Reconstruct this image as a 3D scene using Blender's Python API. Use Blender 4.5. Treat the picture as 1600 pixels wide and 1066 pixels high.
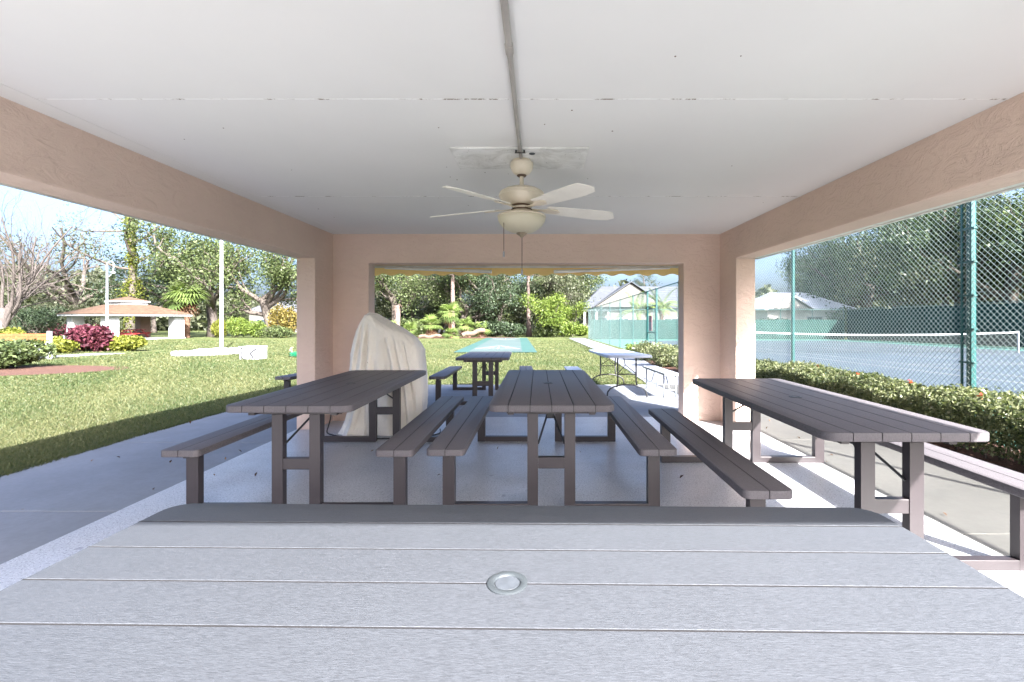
import bpy, math, random
import numpy as np
from mathutils import Vector, Matrix
R = math.radians
PI = math.pi
for o in list(bpy.data.objects):
    bpy.data.objects.remove(o)
S = bpy.context.scene
COL = S.collection

# ---------------------------------------------------------------- camera
EYE = 1.295
cd = bpy.data.cameras.new('camera')
cam = bpy.data.objects.new('camera', cd)
COL.objects.link(cam)
cam.location = (0, 0, EYE)
cam.rotation_euler = (R(90), 0, 0)
cd.sensor_width = 36.0
cd.lens = 16.2
cd.shift_x = -41 / 1600
cd.shift_y = -34 / 1600
cd.clip_start = 0.05
cd.clip_end = 2000
S.camera = cam

# ---------------------------------------------------------------- sky, sun, exposure
SUN_TO = Vector((1.0, -1.62, 1.31)).normalized()
SUN_EL = math.asin(SUN_TO.z)
SUN_AZ = math.atan2(SUN_TO.x, SUN_TO.y)
world = bpy.data.worlds.new('World')
S.world = world
world.use_nodes = True
wn = world.node_tree.nodes
bg = wn['Background']
sky = wn.new('ShaderNodeTexSky')
sky.sky_type = 'NISHITA'
sky.sun_disc = False
sky.sun_elevation = SUN_EL
sky.sun_rotation = SUN_AZ
sky.air_density = 0.7
sky.dust_density = 6.5
sky.ozone_density = 4.0
world.node_tree.links.new(sky.outputs[0], bg.inputs[0])
bg.inputs[1].default_value = 0.095
sd = bpy.data.lights.new('sun', 'SUN')
sd.energy = 4.5
sd.angle = R(0.5)
sd.color = (1.0, 0.975, 0.93)
sun = bpy.data.objects.new('sun', sd)
COL.objects.link(sun)
sun.rotation_euler = SUN_TO.to_track_quat('Z', 'Y').to_euler()
sun.location = (6, -10, 12)
S.view_settings.view_transform = 'Standard'
S.view_settings.look = 'None'
S.view_settings.exposure = 3.05
S.view_settings.gamma = 1.0
S.view_settings.use_curve_mapping = False
S.render.engine = 'CYCLES'
S.cycles.use_denoising = True
S.cycles.max_bounces = 14
S.cycles.diffuse_bounces = 12
S.cycles.glossy_bounces = 3
S.cycles.transmission_bounces = 4
S.cycles.transparent_max_bounces = 14
S.cycles.caustics_reflective = False
S.cycles.caustics_refractive = False

# ---------------------------------------------------------------- helpers
def gz(y):
    """height of the gently falling ground at depth y"""
    if y < 6.1: return 0.0
    if y < 9.9: return -0.0265 * (y - 6.1)
    return -0.1007 - 0.0112 * (min(y, 90) - 9.9)

class MB:
    def __init__(s): s.v = []; s.f = []
    def add(s, vs, fs):
        n = len(s.v); s.v += [tuple(p) for p in vs]; s.f += [tuple(i + n for i in f) for f in fs]
    def box(s, x0, x1, y0, y1, z0, z1):
        s.add([(x0,y0,z0),(x1,y0,z0),(x1,y1,z0),(x0,y1,z0),(x0,y0,z1),(x1,y0,z1),(x1,y1,z1),(x0,y1,z1)],
              [(0,3,2,1),(4,5,6,7),(0,1,5,4),(1,2,6,5),(2,3,7,6),(3,0,4,7)])
    def bbox(s, x0, x1, y0, y1, z0, z1, b=0.004):
        """box with bevelled vertical and top edges"""
        s.prism([(x0,y0),(x1,y0),(x1,y1),(x0,y1)], z0, z1, b)
    def obox(s, p, q, w, h, up=(0,0,1)):
        """bar of width w and height h from p to q"""
        p = Vector(p); q = Vector(q); d = (q - p).normalized(); u = Vector(up)
        sx = d.cross(u)
        if sx.length < 1e-5: sx = d.cross(Vector((1,0,0)))
        sx.normalize(); u = sx.cross(d)
        a = sx * (w/2); c = u * (h/2)
        vs = [p-a-c, p+a-c, p+a+c, p-a+c, q-a-c, q+a-c, q+a+c, q-a+c]
        s.add(vs, [(0,1,2,3),(7,6,5,4),(0,4,5,1),(1,5,6,2),(2,6,7,3),(3,7,4,0)])
    def prism(s, poly, z0, z1, b=0.0, b0=None, ew=None):
        """convex outline (ccw) extruded, edges rounded by b at the top and b0 at the bottom"""
        P = [Vector(p) for p in poly]; n = len(P)
        W_ = ew or [1.0]*n
        def inset(d):
            if d <= 0: return P
            r = []
            for i in range(n):
                e0 = (P[i]-P[i-1]).normalized(); e1 = (P[(i+1)%n]-P[i]).normalized()
                n0 = Vector((-e0.y, e0.x)); n1 = Vector((-e1.y, e1.x))
                d0, d1 = d*W_[i-1], d*W_[i]; det = n0.x*n1.y - n0.y*n1.x
                if abs(det) < 0.02: r.append(P[i] + n0*d0)
                else: r.append(P[i] + Vector(((d0*n1.y - d1*n0.y)/det, (d1*n0.x - d0*n1.x)/det)))
            return r
        b0 = b if b0 is None else b0
        rings = []
        if b0 > 0: rings += [(inset(b0), z0), (P, z0+b0)]
        else: rings += [(P, z0)]
        if b > 0: rings += [(P, z1-b), (inset(b*0.3), z1-b*0.3), (inset(b), z1)]
        else: rings += [(P, z1)]
        base = len(s.v)
        for r, z in rings: s.v += [(p.x, p.y, z) for p in r]
        s.f.append(tuple(base + i for i in reversed(range(n))))
        for k in range(len(rings)-1):
            for i in range(n):
                j = (i+1) % n
                s.f.append((base+k*n+i, base+k*n+j, base+(k+1)*n+j, base+(k+1)*n+i))
        s.f.append(tuple(base+(len(rings)-1)*n+i for i in range(n)))
    def tube(s, pts, rad, n=8, cap=True, closed=False):
        pts = [Vector(p) for p in pts]
        if not hasattr(rad, '__len__'): rad = [rad]*len(pts)
        base = len(s.v); m = len(pts)
        ref = None
        for i, p in enumerate(pts):
            if closed: d = pts[(i+1)%m] - pts[i-1]
            else: d = pts[min(i+1, m-1)] - pts[max(i-1, 0)]
            d.normalize()
            if ref is None:
                ref = Vector((0,0,1)) if abs(d.z) < 0.9 else Vector((1,0,0))
            a = d.cross(ref); a.normalize(); ref = a.cross(d); b = ref
            for k in range(n):
                t = 2*PI*k/n
                q = p + a*(math.cos(t)*rad[i]) + b*(math.sin(t)*rad[i])
                s.v.append(tuple(q))
        for i in range(m if closed else m-1):
            i2 = (i+1) % m
            for k in range(n):
                k2 = (k+1) % n
                s.f.append((base+i*n+k, base+i*n+k2, base+i2*n+k2, base+i2*n+k))
        if cap and not closed:
            s.f.append(tuple(base+k for k in reversed(range(n))))
            s.f.append(tuple(base+(m-1)*n+k for k in range(n)))
    def lathe(s, prof, n=24, c=(0,0,0), cap=True):
        base = len(s.v); m = len(prof)
        for r, z in prof:
            for k in range(n):
                t = 2*PI*k/n
                s.v.append((c[0]+r*math.cos(t), c[1]+r*math.sin(t), c[2]+z))
        for i in range(m-1):
            for k in range(n):
                k2 = (k+1) % n
                s.f.append((base+i*n+k, base+i*n+k2, base+(i+1)*n+k2, base+(i+1)*n+k))
        if cap:
            s.f.append(tuple(base+k for k in reversed(range(n))))
            s.f.append(tuple(base+(m-1)*n+k for k in range(n)))
    def mesh(s, name, mat, smooth=False):
        me = bpy.data.meshes.new(name)
        me.from_pydata(s.v, [], s.f)
        if mat: me.materials.append(mat)
        if smooth:
            me.polygons.foreach_set('use_smooth', [True]*len(me.polygons))
            if smooth == 'auto':
                try: me.set_sharp_from_angle(angle=R(35))
                except Exception: pass
        me.update()
        return me
    def build(s, name, mat, parent=None, loc=(0,0,0), rz=0, smooth=False):
        return place(name, s.mesh(name, mat, smooth), parent, loc, rz)

def place(name, me, parent=None, loc=(0,0,0), rz=0):
    o = bpy.data.objects.new(name, me)
    COL.objects.link(o)
    o.parent = parent
    o.location = loc
    o.rotation_euler = (0,0,rz)
    return o

def tag(o, label=None, cat=None, group=None, kind=None):
    if label: o['label'] = label
    if cat: o['category'] = cat
    if group: o['group'] = group
    if kind: o['kind'] = kind
    return o

def thing(name, label, cat, loc=(0,0,0), rz=0, group=None, rx=0):
    o = bpy.data.objects.new(name, None)
    COL.objects.link(o)
    o.location = loc
    o.rotation_euler = (rx, 0, rz)
    o.empty_display_size = 0.2
    return tag(o, label, cat, group)

def struct(o): o['kind'] = 'structure'; return o
def stuff(o): o['kind'] = 'stuff'; return o

def np_mesh(name, V, F, mat, tint=None, smooth=False):
    """V (n,3), F (m,k) numpy"""
    me = bpy.data.meshes.new(name)
    n, (m, k) = len(V), F.shape
    me.vertices.add(n); me.loops.add(m*k); me.polygons.add(m)
    me.vertices.foreach_set('co', np.ascontiguousarray(V, dtype=np.float32).ravel())
    me.loops.foreach_set('vertex_index', np.ascontiguousarray(F, dtype=np.int32).ravel())
    me.polygons.foreach_set('loop_start', np.arange(0, m*k, k, dtype=np.int32))
    if smooth: me.polygons.foreach_set('use_smooth', np.ones(m, dtype=bool))
    me.update(calc_edges=True)
    if tint is not None:
        a = me.attributes.new('tint', 'FLOAT', 'POINT')
        a.data.foreach_set('value', np.ascontiguousarray(tint, dtype=np.float32))
    me.materials.append(mat)
    return me

# ---------------------------------------------------------------- materials
class NT:
    def __init__(s, name):
        s.m = bpy.data.materials.new(name); s.m.use_nodes = True
        s.t = s.m.node_tree; s.n = s.t.nodes; s.l = s.t.links
        s.b = s.n['Principled BSDF']; s.out = s.n['Material Output']
        s._co = None
    def new(s, k): return s.n.new(k)
    def co(s, which='Object'):
        if s._co is None: s._co = s.new('ShaderNodeTexCoord')
        return s._co.outputs[which]
    def geo(s):
        return s.new('ShaderNodeNewGeometry').outputs['Position']
    def scaled(s, src, sc):
        mp = s.new('ShaderNodeMapping'); mp.inputs['Scale'].default_value = sc
        s.l.new(src, mp.inputs['Vector']); return mp.outputs[0]
    def noise(s, src, scale, detail=3, rough=0.55, dist=0.0):
        t = s.new('ShaderNodeTexNoise'); t.inputs['Scale'].default_value = scale
        t.inputs['Detail'].default_value = detail; t.inputs['Roughness'].default_value = rough
        t.inputs['Distortion'].default_value = dist
        s.l.new(src, t.inputs['Vector']); return t.outputs['Fac']
    def ramp(s, fac, stops):
        r = s.new('ShaderNodeValToRGB'); e = r.color_ramp.elements
        while len(e) < len(stops): e.new(0.5)
        for el, (p, c) in zip(e, stops):
            el.position = p
            el.color = (c, c, c, 1) if not hasattr(c, '__len__') else (*c, 1)
        s.l.new(fac, r.inputs[0]); return r.outputs[0]
    def mix(s, fac, a, b, mode='MIX'):
        x = s.new('ShaderNodeMix'); x.data_type = 'RGBA'; x.blend_type = mode
        for sock, v in ((x.inputs[0], fac), (x.inputs[6], a), (x.inputs[7], b)):
            if hasattr(v, 'is_linked'): s.l.new(v, sock)
            elif hasattr(v, '__len__'): sock.default_value = (*v, 1)
            else: sock.default_value = v
        return x.outputs[2]
    def math(s, op, a, b=0.0):
        x = s.new('ShaderNodeMath'); x.operation = op
        for sock, v in ((x.inputs[0], a), (x.inputs[1], b)):
            if hasattr(v, 'is_linked'): s.l.new(v, sock)
            else: sock.default_value = v
        return x.outputs[0]
    def bump(s, h, strength=0.3, dist=0.01, normal=None):
        x = s.new('ShaderNodeBump'); x.inputs['Strength'].default_value = strength
        x.inputs['Distance'].default_value = dist
        s.l.new(h, x.inputs['Height'])
        if normal is not None: s.l.new(normal, x.inputs['Normal'])
        return x.outputs[0]
    def fin(s, color=None, rough=0.6, metal=0.0, spec=0.5, normal=None):
        if color is not None:
            if hasattr(color, 'is_linked'): s.l.new(color, s.b.inputs['Base Color'])
            else: s.b.inputs['Base Color'].default_value = (*color, 1)
        if hasattr(rough, 'is_linked'): s.l.new(rough, s.b.inputs['Roughness'])
        else: s.b.inputs['Roughness'].default_value = rough
        s.b.inputs['Metallic'].default_value = metal
        s.b.inputs['Specular IOR Level'].default_value = spec
        if normal is not None: s.l.new(normal, s.b.inputs['Normal'])
        return s.m

M = {}
def simple(name, c, rough=0.5, metal=0.0, var=0.12, scale=6.0, spec=0.5, bump=0.0):
    t = NT(name)
    n = t.noise(t.co(), scale, 4)
    lo = tuple(x*(1-var) for x in c); hi = tuple(min(1, x*(1+var)) for x in c)
    col = t.ramp(n, [(0.3, lo), (0.7, hi)])
    nm = t.bump(t.noise(t.co(), scale*14, 2), bump, 0.004) if bump else None
    M[name] = t.fin(col, rough, metal, spec, nm)
    return M[name]

def stucco(name, c):
    t = NT(name); p = t.geo()
    # trowel marks: warped, stretched cells with thin raised lips, over a fine sand grain
    w = t.noise(p, 2.2, 3, 0.6, 0.6)
    big = t.noise(t.scaled(p, (1.0, 1.0, 1.7)), 7.0, 6, 0.68, 0.8)
    lips = t.ramp(big, [(0.30, 0.0), (0.47, 0.25), (0.53, 0.85), (0.62, 1.0)])
    lips = t.math('ADD', lips, t.math('MULTIPLY', t.noise(t.scaled(p, (1, 1, 2.6)), 26, 3, 0.6, 1.0), 0.45))
    fine = t.noise(p, 140, 2, 0.6)
    h = t.math('ADD', t.math('MULTIPLY', lips, 1.0), t.math('MULTIPLY', fine, 0.22))
    nm = t.bump(h, 0.50, 0.012)
    st = t.noise(p, 0.9, 5, 0.6)
    col = t.mix(t.ramp(st, [(0.35, 0.0), (0.75, 1.0)]), tuple(x*0.92 for x in c), tuple(min(1, x*1.05) for x in c))
    M[name] = t.fin(col, 0.85, 0, 0.25, nm)
stucco('stucco', (0.66, 0.505, 0.43))

def concrete(name, c, speck=0.0, joint=None, rough=0.75):
    t = NT(name); p = t.geo()
    a = t.noise(p, 0.7, 6, 0.62, 0.4)
    b = t.noise(p, 30, 4, 0.6)
    col = t.mix(t.ramp(a, [(0.32, 0.0), (0.68, 1.0)]), tuple(x*0.80 for x in c), tuple(x*1.08 for x in c))
    col = t.mix(t.math('MULTIPLY', t.ramp(b, [(0.35, 1.0), (0.65, 0.0)]), 0.35), col, tuple(x*0.7 for x in c))
    if speck:
        s1 = t.noise(p, 85, 2, 0.7); s2 = t.noise(p, 120, 2, 0.7)
        col = t.mix(t.math('MULTIPLY', t.ramp(s1, [(0.56, 0.0), (0.64, 1.0)]), speck), col, tuple(x*0.32 for x in c))
        col = t.mix(t.math('MULTIPLY', t.ramp(s2, [(0.58, 0.0), (0.66, 1.0)]), speck*0.7), col, (0.80, 0.79, 0.75))
        spot = t.noise(p, 9.0, 2, 0.4)
        col = t.mix(t.ramp(spot, [(0.72, 0.0), (0.76, 0.5)]), col, tuple(x*0.3 for x in c))
    st = t.noise(t.scaled(p, (1.6, 0.5, 1)), 1.3, 4, 0.7, 1.2)
    col = t.mix(t.ramp(st, [(0.60, 0.0), (0.80, 0.35)]), col, tuple(x*0.6 for x in c))
    nm = t.bump(t.noise(p, 160, 2), 0.12, 0.003)
    r = t.ramp(t.noise(p, 2.5, 4), [(0.3, rough-0.12), (0.7, rough+0.08)])
    M[name] = t.fin(col, r, 0, 0.4, nm)
concrete('floor_epoxy', (0.43, 0.435, 0.46), speck=0.9, rough=0.42)
concrete('concrete', (0.20, 0.21, 0.235))
concrete('concrete_old', (0.105, 0.103, 0.095))
concrete('concrete_light', (0.24, 0.24, 0.235))

def plank_mat(name, c):
    """moulded plastic lumber: fine embossed grain running along the board (local Y)"""
    t = NT(name); p = t.co()
    oi = t.new('ShaderNodeObjectInfo')
    off = t.new('ShaderNodeVectorMath'); off.operation = 'ADD'
    cmb = t.new('ShaderNodeCombineXYZ')
    t.l.new(t.math('MULTIPLY', oi.outputs['Random'], 37.0), cmb.inputs[0]); t.l.new(t.math('MULTIPLY', oi.outputs['Random'], 19.0), cmb.inputs[1])
    t.l.new(p, off.inputs[0]); t.l.new(cmb.outputs[0], off.inputs[1])
    q = off.outputs[0]
    g1 = t.noise(t.scaled(q, (560, 60, 150)), 1.0, 3, 0.7, 0.8)
    g2 = t.noise(t.scaled(q, (200, 13.0, 70)), 1.0, 4, 0.65, 1.2)
    big = t.noise(q, 2.6, 4, 0.6)
    g = t.math('ADD', t.math('MULTIPLY', g1, 0.78), t.math('MULTIPLY', g2, 0.22))
    col = t.mix(t.ramp(g, [(0.40, 0.0), (0.60, 1.0)]), tuple(x*0.76 for x in c), tuple(x*1.20 for x in c))
    col = t.mix(t.ramp(big, [(0.5, 0.0), (0.85, 0.25)]), col, tuple(x*1.25 for x in c))
    nm = t.bump(g, 0.38, 0.003)
    r = t.ramp(g, [(0.3, 0.48), (0.7, 0.60)])
    M[name] = t.fin(col, r, 0, 0.24, nm)
plank_mat('plank', (0.092, 0.084, 0.091))
plank_mat('plank_sunlit', (0.062, 0.067, 0.079))  # same boards, tinted cooler to paint in the nearest table's sunlit look

def foliage(name, a, b, trans=0.35, rough=0.45):
    t = NT(name)
    at = t.new('ShaderNodeAttribute'); at.attribute_name = 'tint'
    col = t.ramp(at.outputs['Fac'], [(0.05, a), (0.95, b)])
    t.fin(col, rough, 0, 0.22)
    tr = t.new('ShaderNodeBsdfTranslucent')
    t.l.new(t.mix(1.0, col, (1.0, 1.15, 0.55), 'MULTIPLY'), tr.inputs[0])
    mx = t.new('ShaderNodeMixShader'); mx.inputs[0].default_value = trans
    t.l.new(t.b.outputs[0], mx.inputs[1]); t.l.new(tr.outputs[0], mx.inputs[2])
    t.l.new(mx.outputs[0], t.out.inputs[0])
    M[name] = t.m
foliage('leaf_oak', (0.024, 0.038, 0.015), (0.120, 0.148, 0.062))
foliage('leaf_dark', (0.014, 0.025, 0.015), (0.078, 0.108, 0.062))
foliage('leaf_bright', (0.050, 0.082, 0.016), (0.17, 0.22, 0.050), 0.4)
foliage('leaf_grey', (0.036, 0.043, 0.026), (0.108, 0.118, 0.072))
foliage('leaf_palm', (0.030, 0.055, 0.015), (0.19, 0.25, 0.080), 0.3)
foliage('leaf_yellow', (0.060, 0.075, 0.012), (0.24, 0.245, 0.05), 0.4)
foliage('leaf_gold', (0.085, 0.065, 0.018), (0.25, 0.20, 0.065), 0.4)
foliage('leaf_croton', (0.030, 0.005, 0.012), (0.145, 0.042, 0.060), 0.35)
foliage('leaf_hedge', (0.045, 0.065, 0.028), (0.25, 0.26, 0.145), 0.3, 0.28)
foliage('leaf_dry', (0.08, 0.040, 0.022), (0.19, 0.11, 0.065), 0.2)
foliage('grass', (0.029, 0.055, 0.018), (0.132, 0.130, 0.062), 0.35)
foliage('flower_red', (0.45, 0.03, 0.02), (0.65, 0.12, 0.04), 0.2)

def bark(name, c, sc=(3, 3, 0.6)):
    t = NT(name); p = t.co()
    n = t.noise(t.scaled(p, sc), 5.0, 5, 0.65, 0.5)
    col = t.ramp(n, [(0.3, tuple(x*0.5 for x in c)), (0.55, c), (0.8, tuple(min(1, x*1.5) for x in c))])
    M[name] = t.fin(col, 0.9, 0, 0.2, t.bump(n, 0.8, 0.04))
bark('bark_oak', (0.095, 0.080, 0.070))
bark('bark_pale', (0.085, 0.072, 0.068))
bark('bark_pine', (0.15, 0.112, 0.102))
bark('bark_palm', (0.13, 0.075, 0.052), (2, 2, 6))

def lawn_mat():
    t = NT('lawn'); p = t.geo()
    a = t.noise(p, 0.35, 5, 0.65, 0.5); b = t.noise(p, 6, 4, 0.7); c = t.noise(p, 55, 3, 0.7)
    col = t.mix(t.ramp(a, [(0.35, 0.0), (0.65, 1.0)]), (0.057, 0.084, 0.025), (0.100, 0.112, 0.045))
    col = t.mix(t.ramp(b, [(0.45, 0.0), (0.72, 0.7)]), col, (0.14, 0.13, 0.07))
    col = t.mix(t.ramp(c, [(0.35, 0.75), (0.55, 0.0)]), col, (0.032, 0.046, 0.014))
    M['lawn'] = t.fin(col, 0.95, 0, 0.1, t.bump(t.math('ADD', c, b), 0.8, 0.04))
lawn_mat()

def mulch_mat():
    t = NT('mulch'); p = t.geo()
    a = t.noise(t.scaled(p, (1, 2.2, 1)), 38, 4, 0.75, 0.6)
    col = t.ramp(a, [(0.3, (0.03, 0.014, 0.011)), (0.55, (0.11, 0.058, 0.045)), (0.75, (0.20, 0.13, 0.10))])
    M['mulch'] = t.fin(col, 0.95, 0, 0.15, t.bump(a, 1.0, 0.03))
mulch_mat()

def paint_ground(name, c, var=0.12):
    t = NT(name); p = t.geo()
    a = t.noise(p, 0.5, 5, 0.65, 0.6); b = t.noise(p, 9, 4, 0.65)
    col = t.mix(t.ramp(a, [(0.3, 0.0), (0.7, 1.0)]), tuple(x*(1-var) for x in c), tuple(x*(1+var) for x in c))
    col = t.mix(t.ramp(b, [(0.55, 0.0), (0.8, 0.3)]), col, tuple(x*0.7 for x in c))
    M[name] = t.fin(col, 0.8, 0, 0.3, t.bump(b, 0.2, 0.01))
paint_ground('court_blue', (0.028, 0.041, 0.056))
paint_ground('court_green', (0.045, 0.14, 0.11))
paint_ground('shuffle_green', (0.026, 0.070, 0.062))
paint_ground('shuffle_lane', (0.052, 0.078, 0.077))
paint_ground('white_line', (0.22, 0.22, 0.22), 0.06)

def ceiling_mat():
    t = NT('ceiling_paint'); p = t.geo()
    a = t.noise(p, 1.1, 5, 0.6)
    col = t.mix(t.ramp(a, [(0.35, 0.0), (0.7, 1.0)]), (0.65, 0.645, 0.635), (0.675, 0.67, 0.66))
    M['ceiling_paint'] = t.fin(col, 0.7, 0, 0.3, t.bump(t.noise(p, 220, 2), 0.06, 0.002))
    t = NT('caulk'); p = t.geo()
    a = t.noise(t.scaled(p, (1.4, 1, 1)), 5.5, 6, 0.75)
    col = t.ramp(a, [(0.50, (0.74, 0.74, 0.73)), (0.56, (0.60, 0.59, 0.57)), (0.60, (0.17, 0.14, 0.11)), (0.70, (0.35, 0.31, 0.27))])
    M['caulk'] = t.fin(col, 0.8)
    t = NT('mouldy_white'); p = t.geo()
    a = t.noise(p, 5, 6, 0.7, 0.8); b = t.noise(p, 60, 2, 0.6)
    col = t.mix(t.ramp(a, [(0.40, 0.0), (0.68, 0.70)]), (0.70, 0.70, 0.69), (0.36, 0.355, 0.33))
    col = t.mix(t.ramp(b, [(0.68, 0.0), (0.72, 0.8)]), col, (0.12, 0.11, 0.09))
    M['mouldy_white'] = t.fin(col, 0.75)
ceiling_mat()

simple('steel_brown', (0.030, 0.024, 0.027), 0.42, 0.0, 0.10, 9, 0.5, 0.05)
simple('rod_black', (0.02, 0.02, 0.022), 0.45)
simple('rust', (0.20, 0.10, 0.06), 0.8)
simple('ring_grey', (0.040, 0.047, 0.054), 0.5, 0.0, 0.1, 20)
simple('bowl_grey', (0.062, 0.070, 0.084), 0.5, 0.0, 0.2, 40)
simple('conduit', (0.30, 0.28, 0.26), 0.5, 0.0, 0.15, 5)
simple('fan_cream', (0.62, 0.55, 0.45), 0.42, 0.0, 0.06, 8)
simple('fan_blade', (0.74, 0.71, 0.65), 0.5, 0.0, 0.05, 8)
simple('fan_dark', (0.10, 0.06, 0.04), 0.6)
simple('white_paint', (0.26, 0.27, 0.285), 0.55, 0.0, 0.05, 3)
simple('white_plastic', (0.23, 0.24, 0.255), 0.45, 0.0, 0.05, 3, 0.5, 0.04)
simple('white_stone', (0.20, 0.20, 0.205), 0.9, 0.0, 0.14, 12, 0.3, 0.5)
simple('grey_plastic', (0.30, 0.33, 0.39), 0.5, 0.0, 0.06, 4)
simple('teal_metal', (0.006, 0.056, 0.055), 0.38, 0.0, 0.15, 6)
simple('wire', (0.26, 0.32, 0.31), 0.34, 0.55, 0.1, 3)
simple('windscreen', (0.012, 0.036, 0.032), 0.85, 0.0, 0.2, 1.2, 0.2, 0.2)
simple('net_black', (0.03, 0.035, 0.035), 0.9)
simple('wood_orange', (0.15, 0.060, 0.020), 0.6, 0.0, 0.2, 8)
simple('terracotta', (0.082, 0.050, 0.033), 0.85, 0.0, 0.28, 3.0, 0.3, 0.4)
simple('white_tile', (0.055, 0.060, 0.071), 0.7, 0.0, 0.12, 1.5, 0.3, 0.3)
simple('roof_white', (0.50, 0.51, 0.54), 0.7)
simple('wall_white', (0.42, 0.40, 0.37), 0.8)
simple('grey_tile', (0.07, 0.073, 0.082), 0.8, 0.0, 0.15, 1.5)
simple('house_wall', (0.10, 0.097, 0.09), 0.85, 0.0, 0.06, 1.0, 0.3, 0.2)
simple('house_grey', (0.105, 0.11, 0.12), 0.85, 0.0, 0.08, 1.0, 0.3, 0.2)
simple('glass_dark', (0.03, 0.04, 0.05), 0.12, 0.0, 0.3, 1.0, 0.6)
simple('pink_column', (0.28, 0.19, 0.16), 0.85, 0.0, 0.08, 3.0, 0.3, 0.3)
simple('red_paint', (0.22, 0.025, 0.025), 0.5)
simple('hose_green', (0.008, 0.16, 0.075), 0.4)
simple('brass', (0.30, 0.25, 0.18), 0.45, 0.6)
simple('lamp_grey', (0.24, 0.26, 0.28), 0.45, 0.3)
simple('fascia', (0.62, 0.60, 0.57), 0.6)
simple('soffit_vinyl', (0.70, 0.69, 0.66), 0.6)
simple('shingle', (0.20, 0.17, 0.15), 0.9)
simple('joint_dark', (0.035, 0.033, 0.032), 0.95)
simple('groove_shadow', (0.012, 0.011, 0.013), 0.9)
simple('mark_black', (0.03, 0.03, 0.035), 0.6)
simple('sign_pink', (0.22, 0.12, 0.135), 0.6)
simple('sign_grey', (0.17, 0.18, 0.20), 0.6)
simple('cable_black', (0.015, 0.015, 0.017), 0.5)
simple('logs', (0.10, 0.068, 0.05), 0.9, 0.0, 0.35, 6)
simple('concrete_base', (0.25, 0.25, 0.24), 0.8)

def cover_mat():
    t = NT('cover_fabric'); p = t.co()
    w = t.noise(t.scaled(p, (1, 1, 0.6)), 3.2, 5, 0.6, 0.5)
    col = t.mix(t.ramp(w, [(0.4, 0.0), (0.8, 0.5)]), (0.77, 0.73, 0.67), (0.64, 0.59, 0.52))
    sp = t.noise(p, 26, 2, 0.5)
    col = t.mix(t.ramp(sp, [(0.74, 0.0), (0.78, 0.6)]), col, (0.18, 0.13, 0.09))
    M['cover_fabric'] = t.fin(col, 0.7, 0, 0.3, t.bump(t.math('ADD', t.noise(t.scaled(p, (1, 1, 0.28)), 11, 4, 0.6, 0.6), t.math('MULTIPLY', t.noise(p, 22, 4, 0.65, 0.8), 0.35)), 0.8, 0.035))
    t = NT('awning_fabric'); p = t.geo()
    w = t.noise(p, 3, 3)
    col = t.mix(w, (0.76, 0.46, 0.15), (0.82, 0.53, 0.20))
    t.fin(col, 0.85, 0, 0.2)
    tr = t.new('ShaderNodeBsdfTranslucent'); t.l.new(col, tr.inputs[0])
    mx = t.new('ShaderNodeMixShader'); mx.inputs[0].default_value = 0.5
    t.l.new(t.b.outputs[0], mx.inputs[1]); t.l.new(tr.outputs[0], mx.inputs[2])
    t.l.new(mx.outputs[0], t.out.inputs[0]); M['awning_fabric'] = t.m
    t = NT('bowl_glass')
    t.fin((0.66, 0.62, 0.50), 0.35, 0, 0.5)
    tr = t.new('ShaderNodeBsdfTranslucent'); tr.inputs[0].default_value = (0.7, 0.66, 0.52, 1)
    mx = t.new('ShaderNodeMixShader'); mx.inputs[0].default_value = 0.35
    t.l.new(t.b.outputs[0], mx.inputs[1]); t.l.new(tr.outputs[0], mx.inputs[2])
    t.l.new(mx.outputs[0], t.out.inputs[0]); M['bowl_glass'] = t.m
cover_mat()
# ---------------------------------------------------------------- ground
CX0, CX1, CY0, CY1 = 4.85, 29.0, -1.6, 43.2          # tennis court outline
def ground_sheet():
    xs = [-700, -120, -60, -30, -15, -4.6, 0, 2.5, CX0-0.15, CX0, 10, 20, CX1, CX1+0.3, 60, 160, 700]
    ys = [-300, -30, CY0-0.3, CY0, 2, 6.1, 9.9, 20, 30, CY1, CY1+0.3, 60, 90, 200, 900]
    V, F = [], []
    for y in ys:
        for x in xs:
            low = CX0 <= x <= CX1 and CY0 <= y <= CY1
            V.append((x, y, gz(y) - (0.17 if low else 0.03)))
    n = len(xs)
    for j in range(len(ys)-1):
        for i in range(n-1):
            F.append((j*n+i, j*n+i+1, (j+1)*n+i+1, (j+1)*n+i))
    m = MB(); m.v = V; m.f = F
    return m.build('ground', M['lawn'])
struct(ground_sheet())

def sheet(name, poly, mat, dz, ny=1, parent=None):
    """flat sheet following the falling ground; poly = left edge pts + right edge pts by y"""
    m = MB(); m.add([(x, y, gz(y)+dz) for x, y in poly], [tuple(range(len(poly)))])
    return m.build(name, mat, parent)

m = MB(); m.bbox(-2.845, 2.555, -0.75, 6.115, -0.22, 0.0, 0.006)
struct(m.build('floor', M['floor_epoxy']))

def slab(parent, xl0, xr0, xl1, xr1, y0, y1, mat, dz=-0.008, g=0.005):
    m = MB(); t = 0.12; b = 0.0018
    y0 += g; y1 -= g
    top = [(xl0+b, y0+b), (xr0-b, y0+b), (xr1-b, y1-b), (xl1+b, y1-b)]
    mid = [(xl0, y0), (xr0, y0), (xr1, y1), (xl1, y1)]
    vs = [(x, y, gz(y)+dz-t) for x, y in mid] + [(x, y, gz(y)+dz-b) for x, y in mid] + [(x, y, gz(y)+dz) for x, y in top]
    fs = [(3,2,1,0), (8,9,10,11)] + [(k*4+i, k*4+(i+1)%4, (k+1)*4+(i+1)%4, (k+1)*4+i) for k in range(2) for i in range(4)]
    m.add(vs, fs)
    return m.build('slab', mat, parent)

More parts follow.
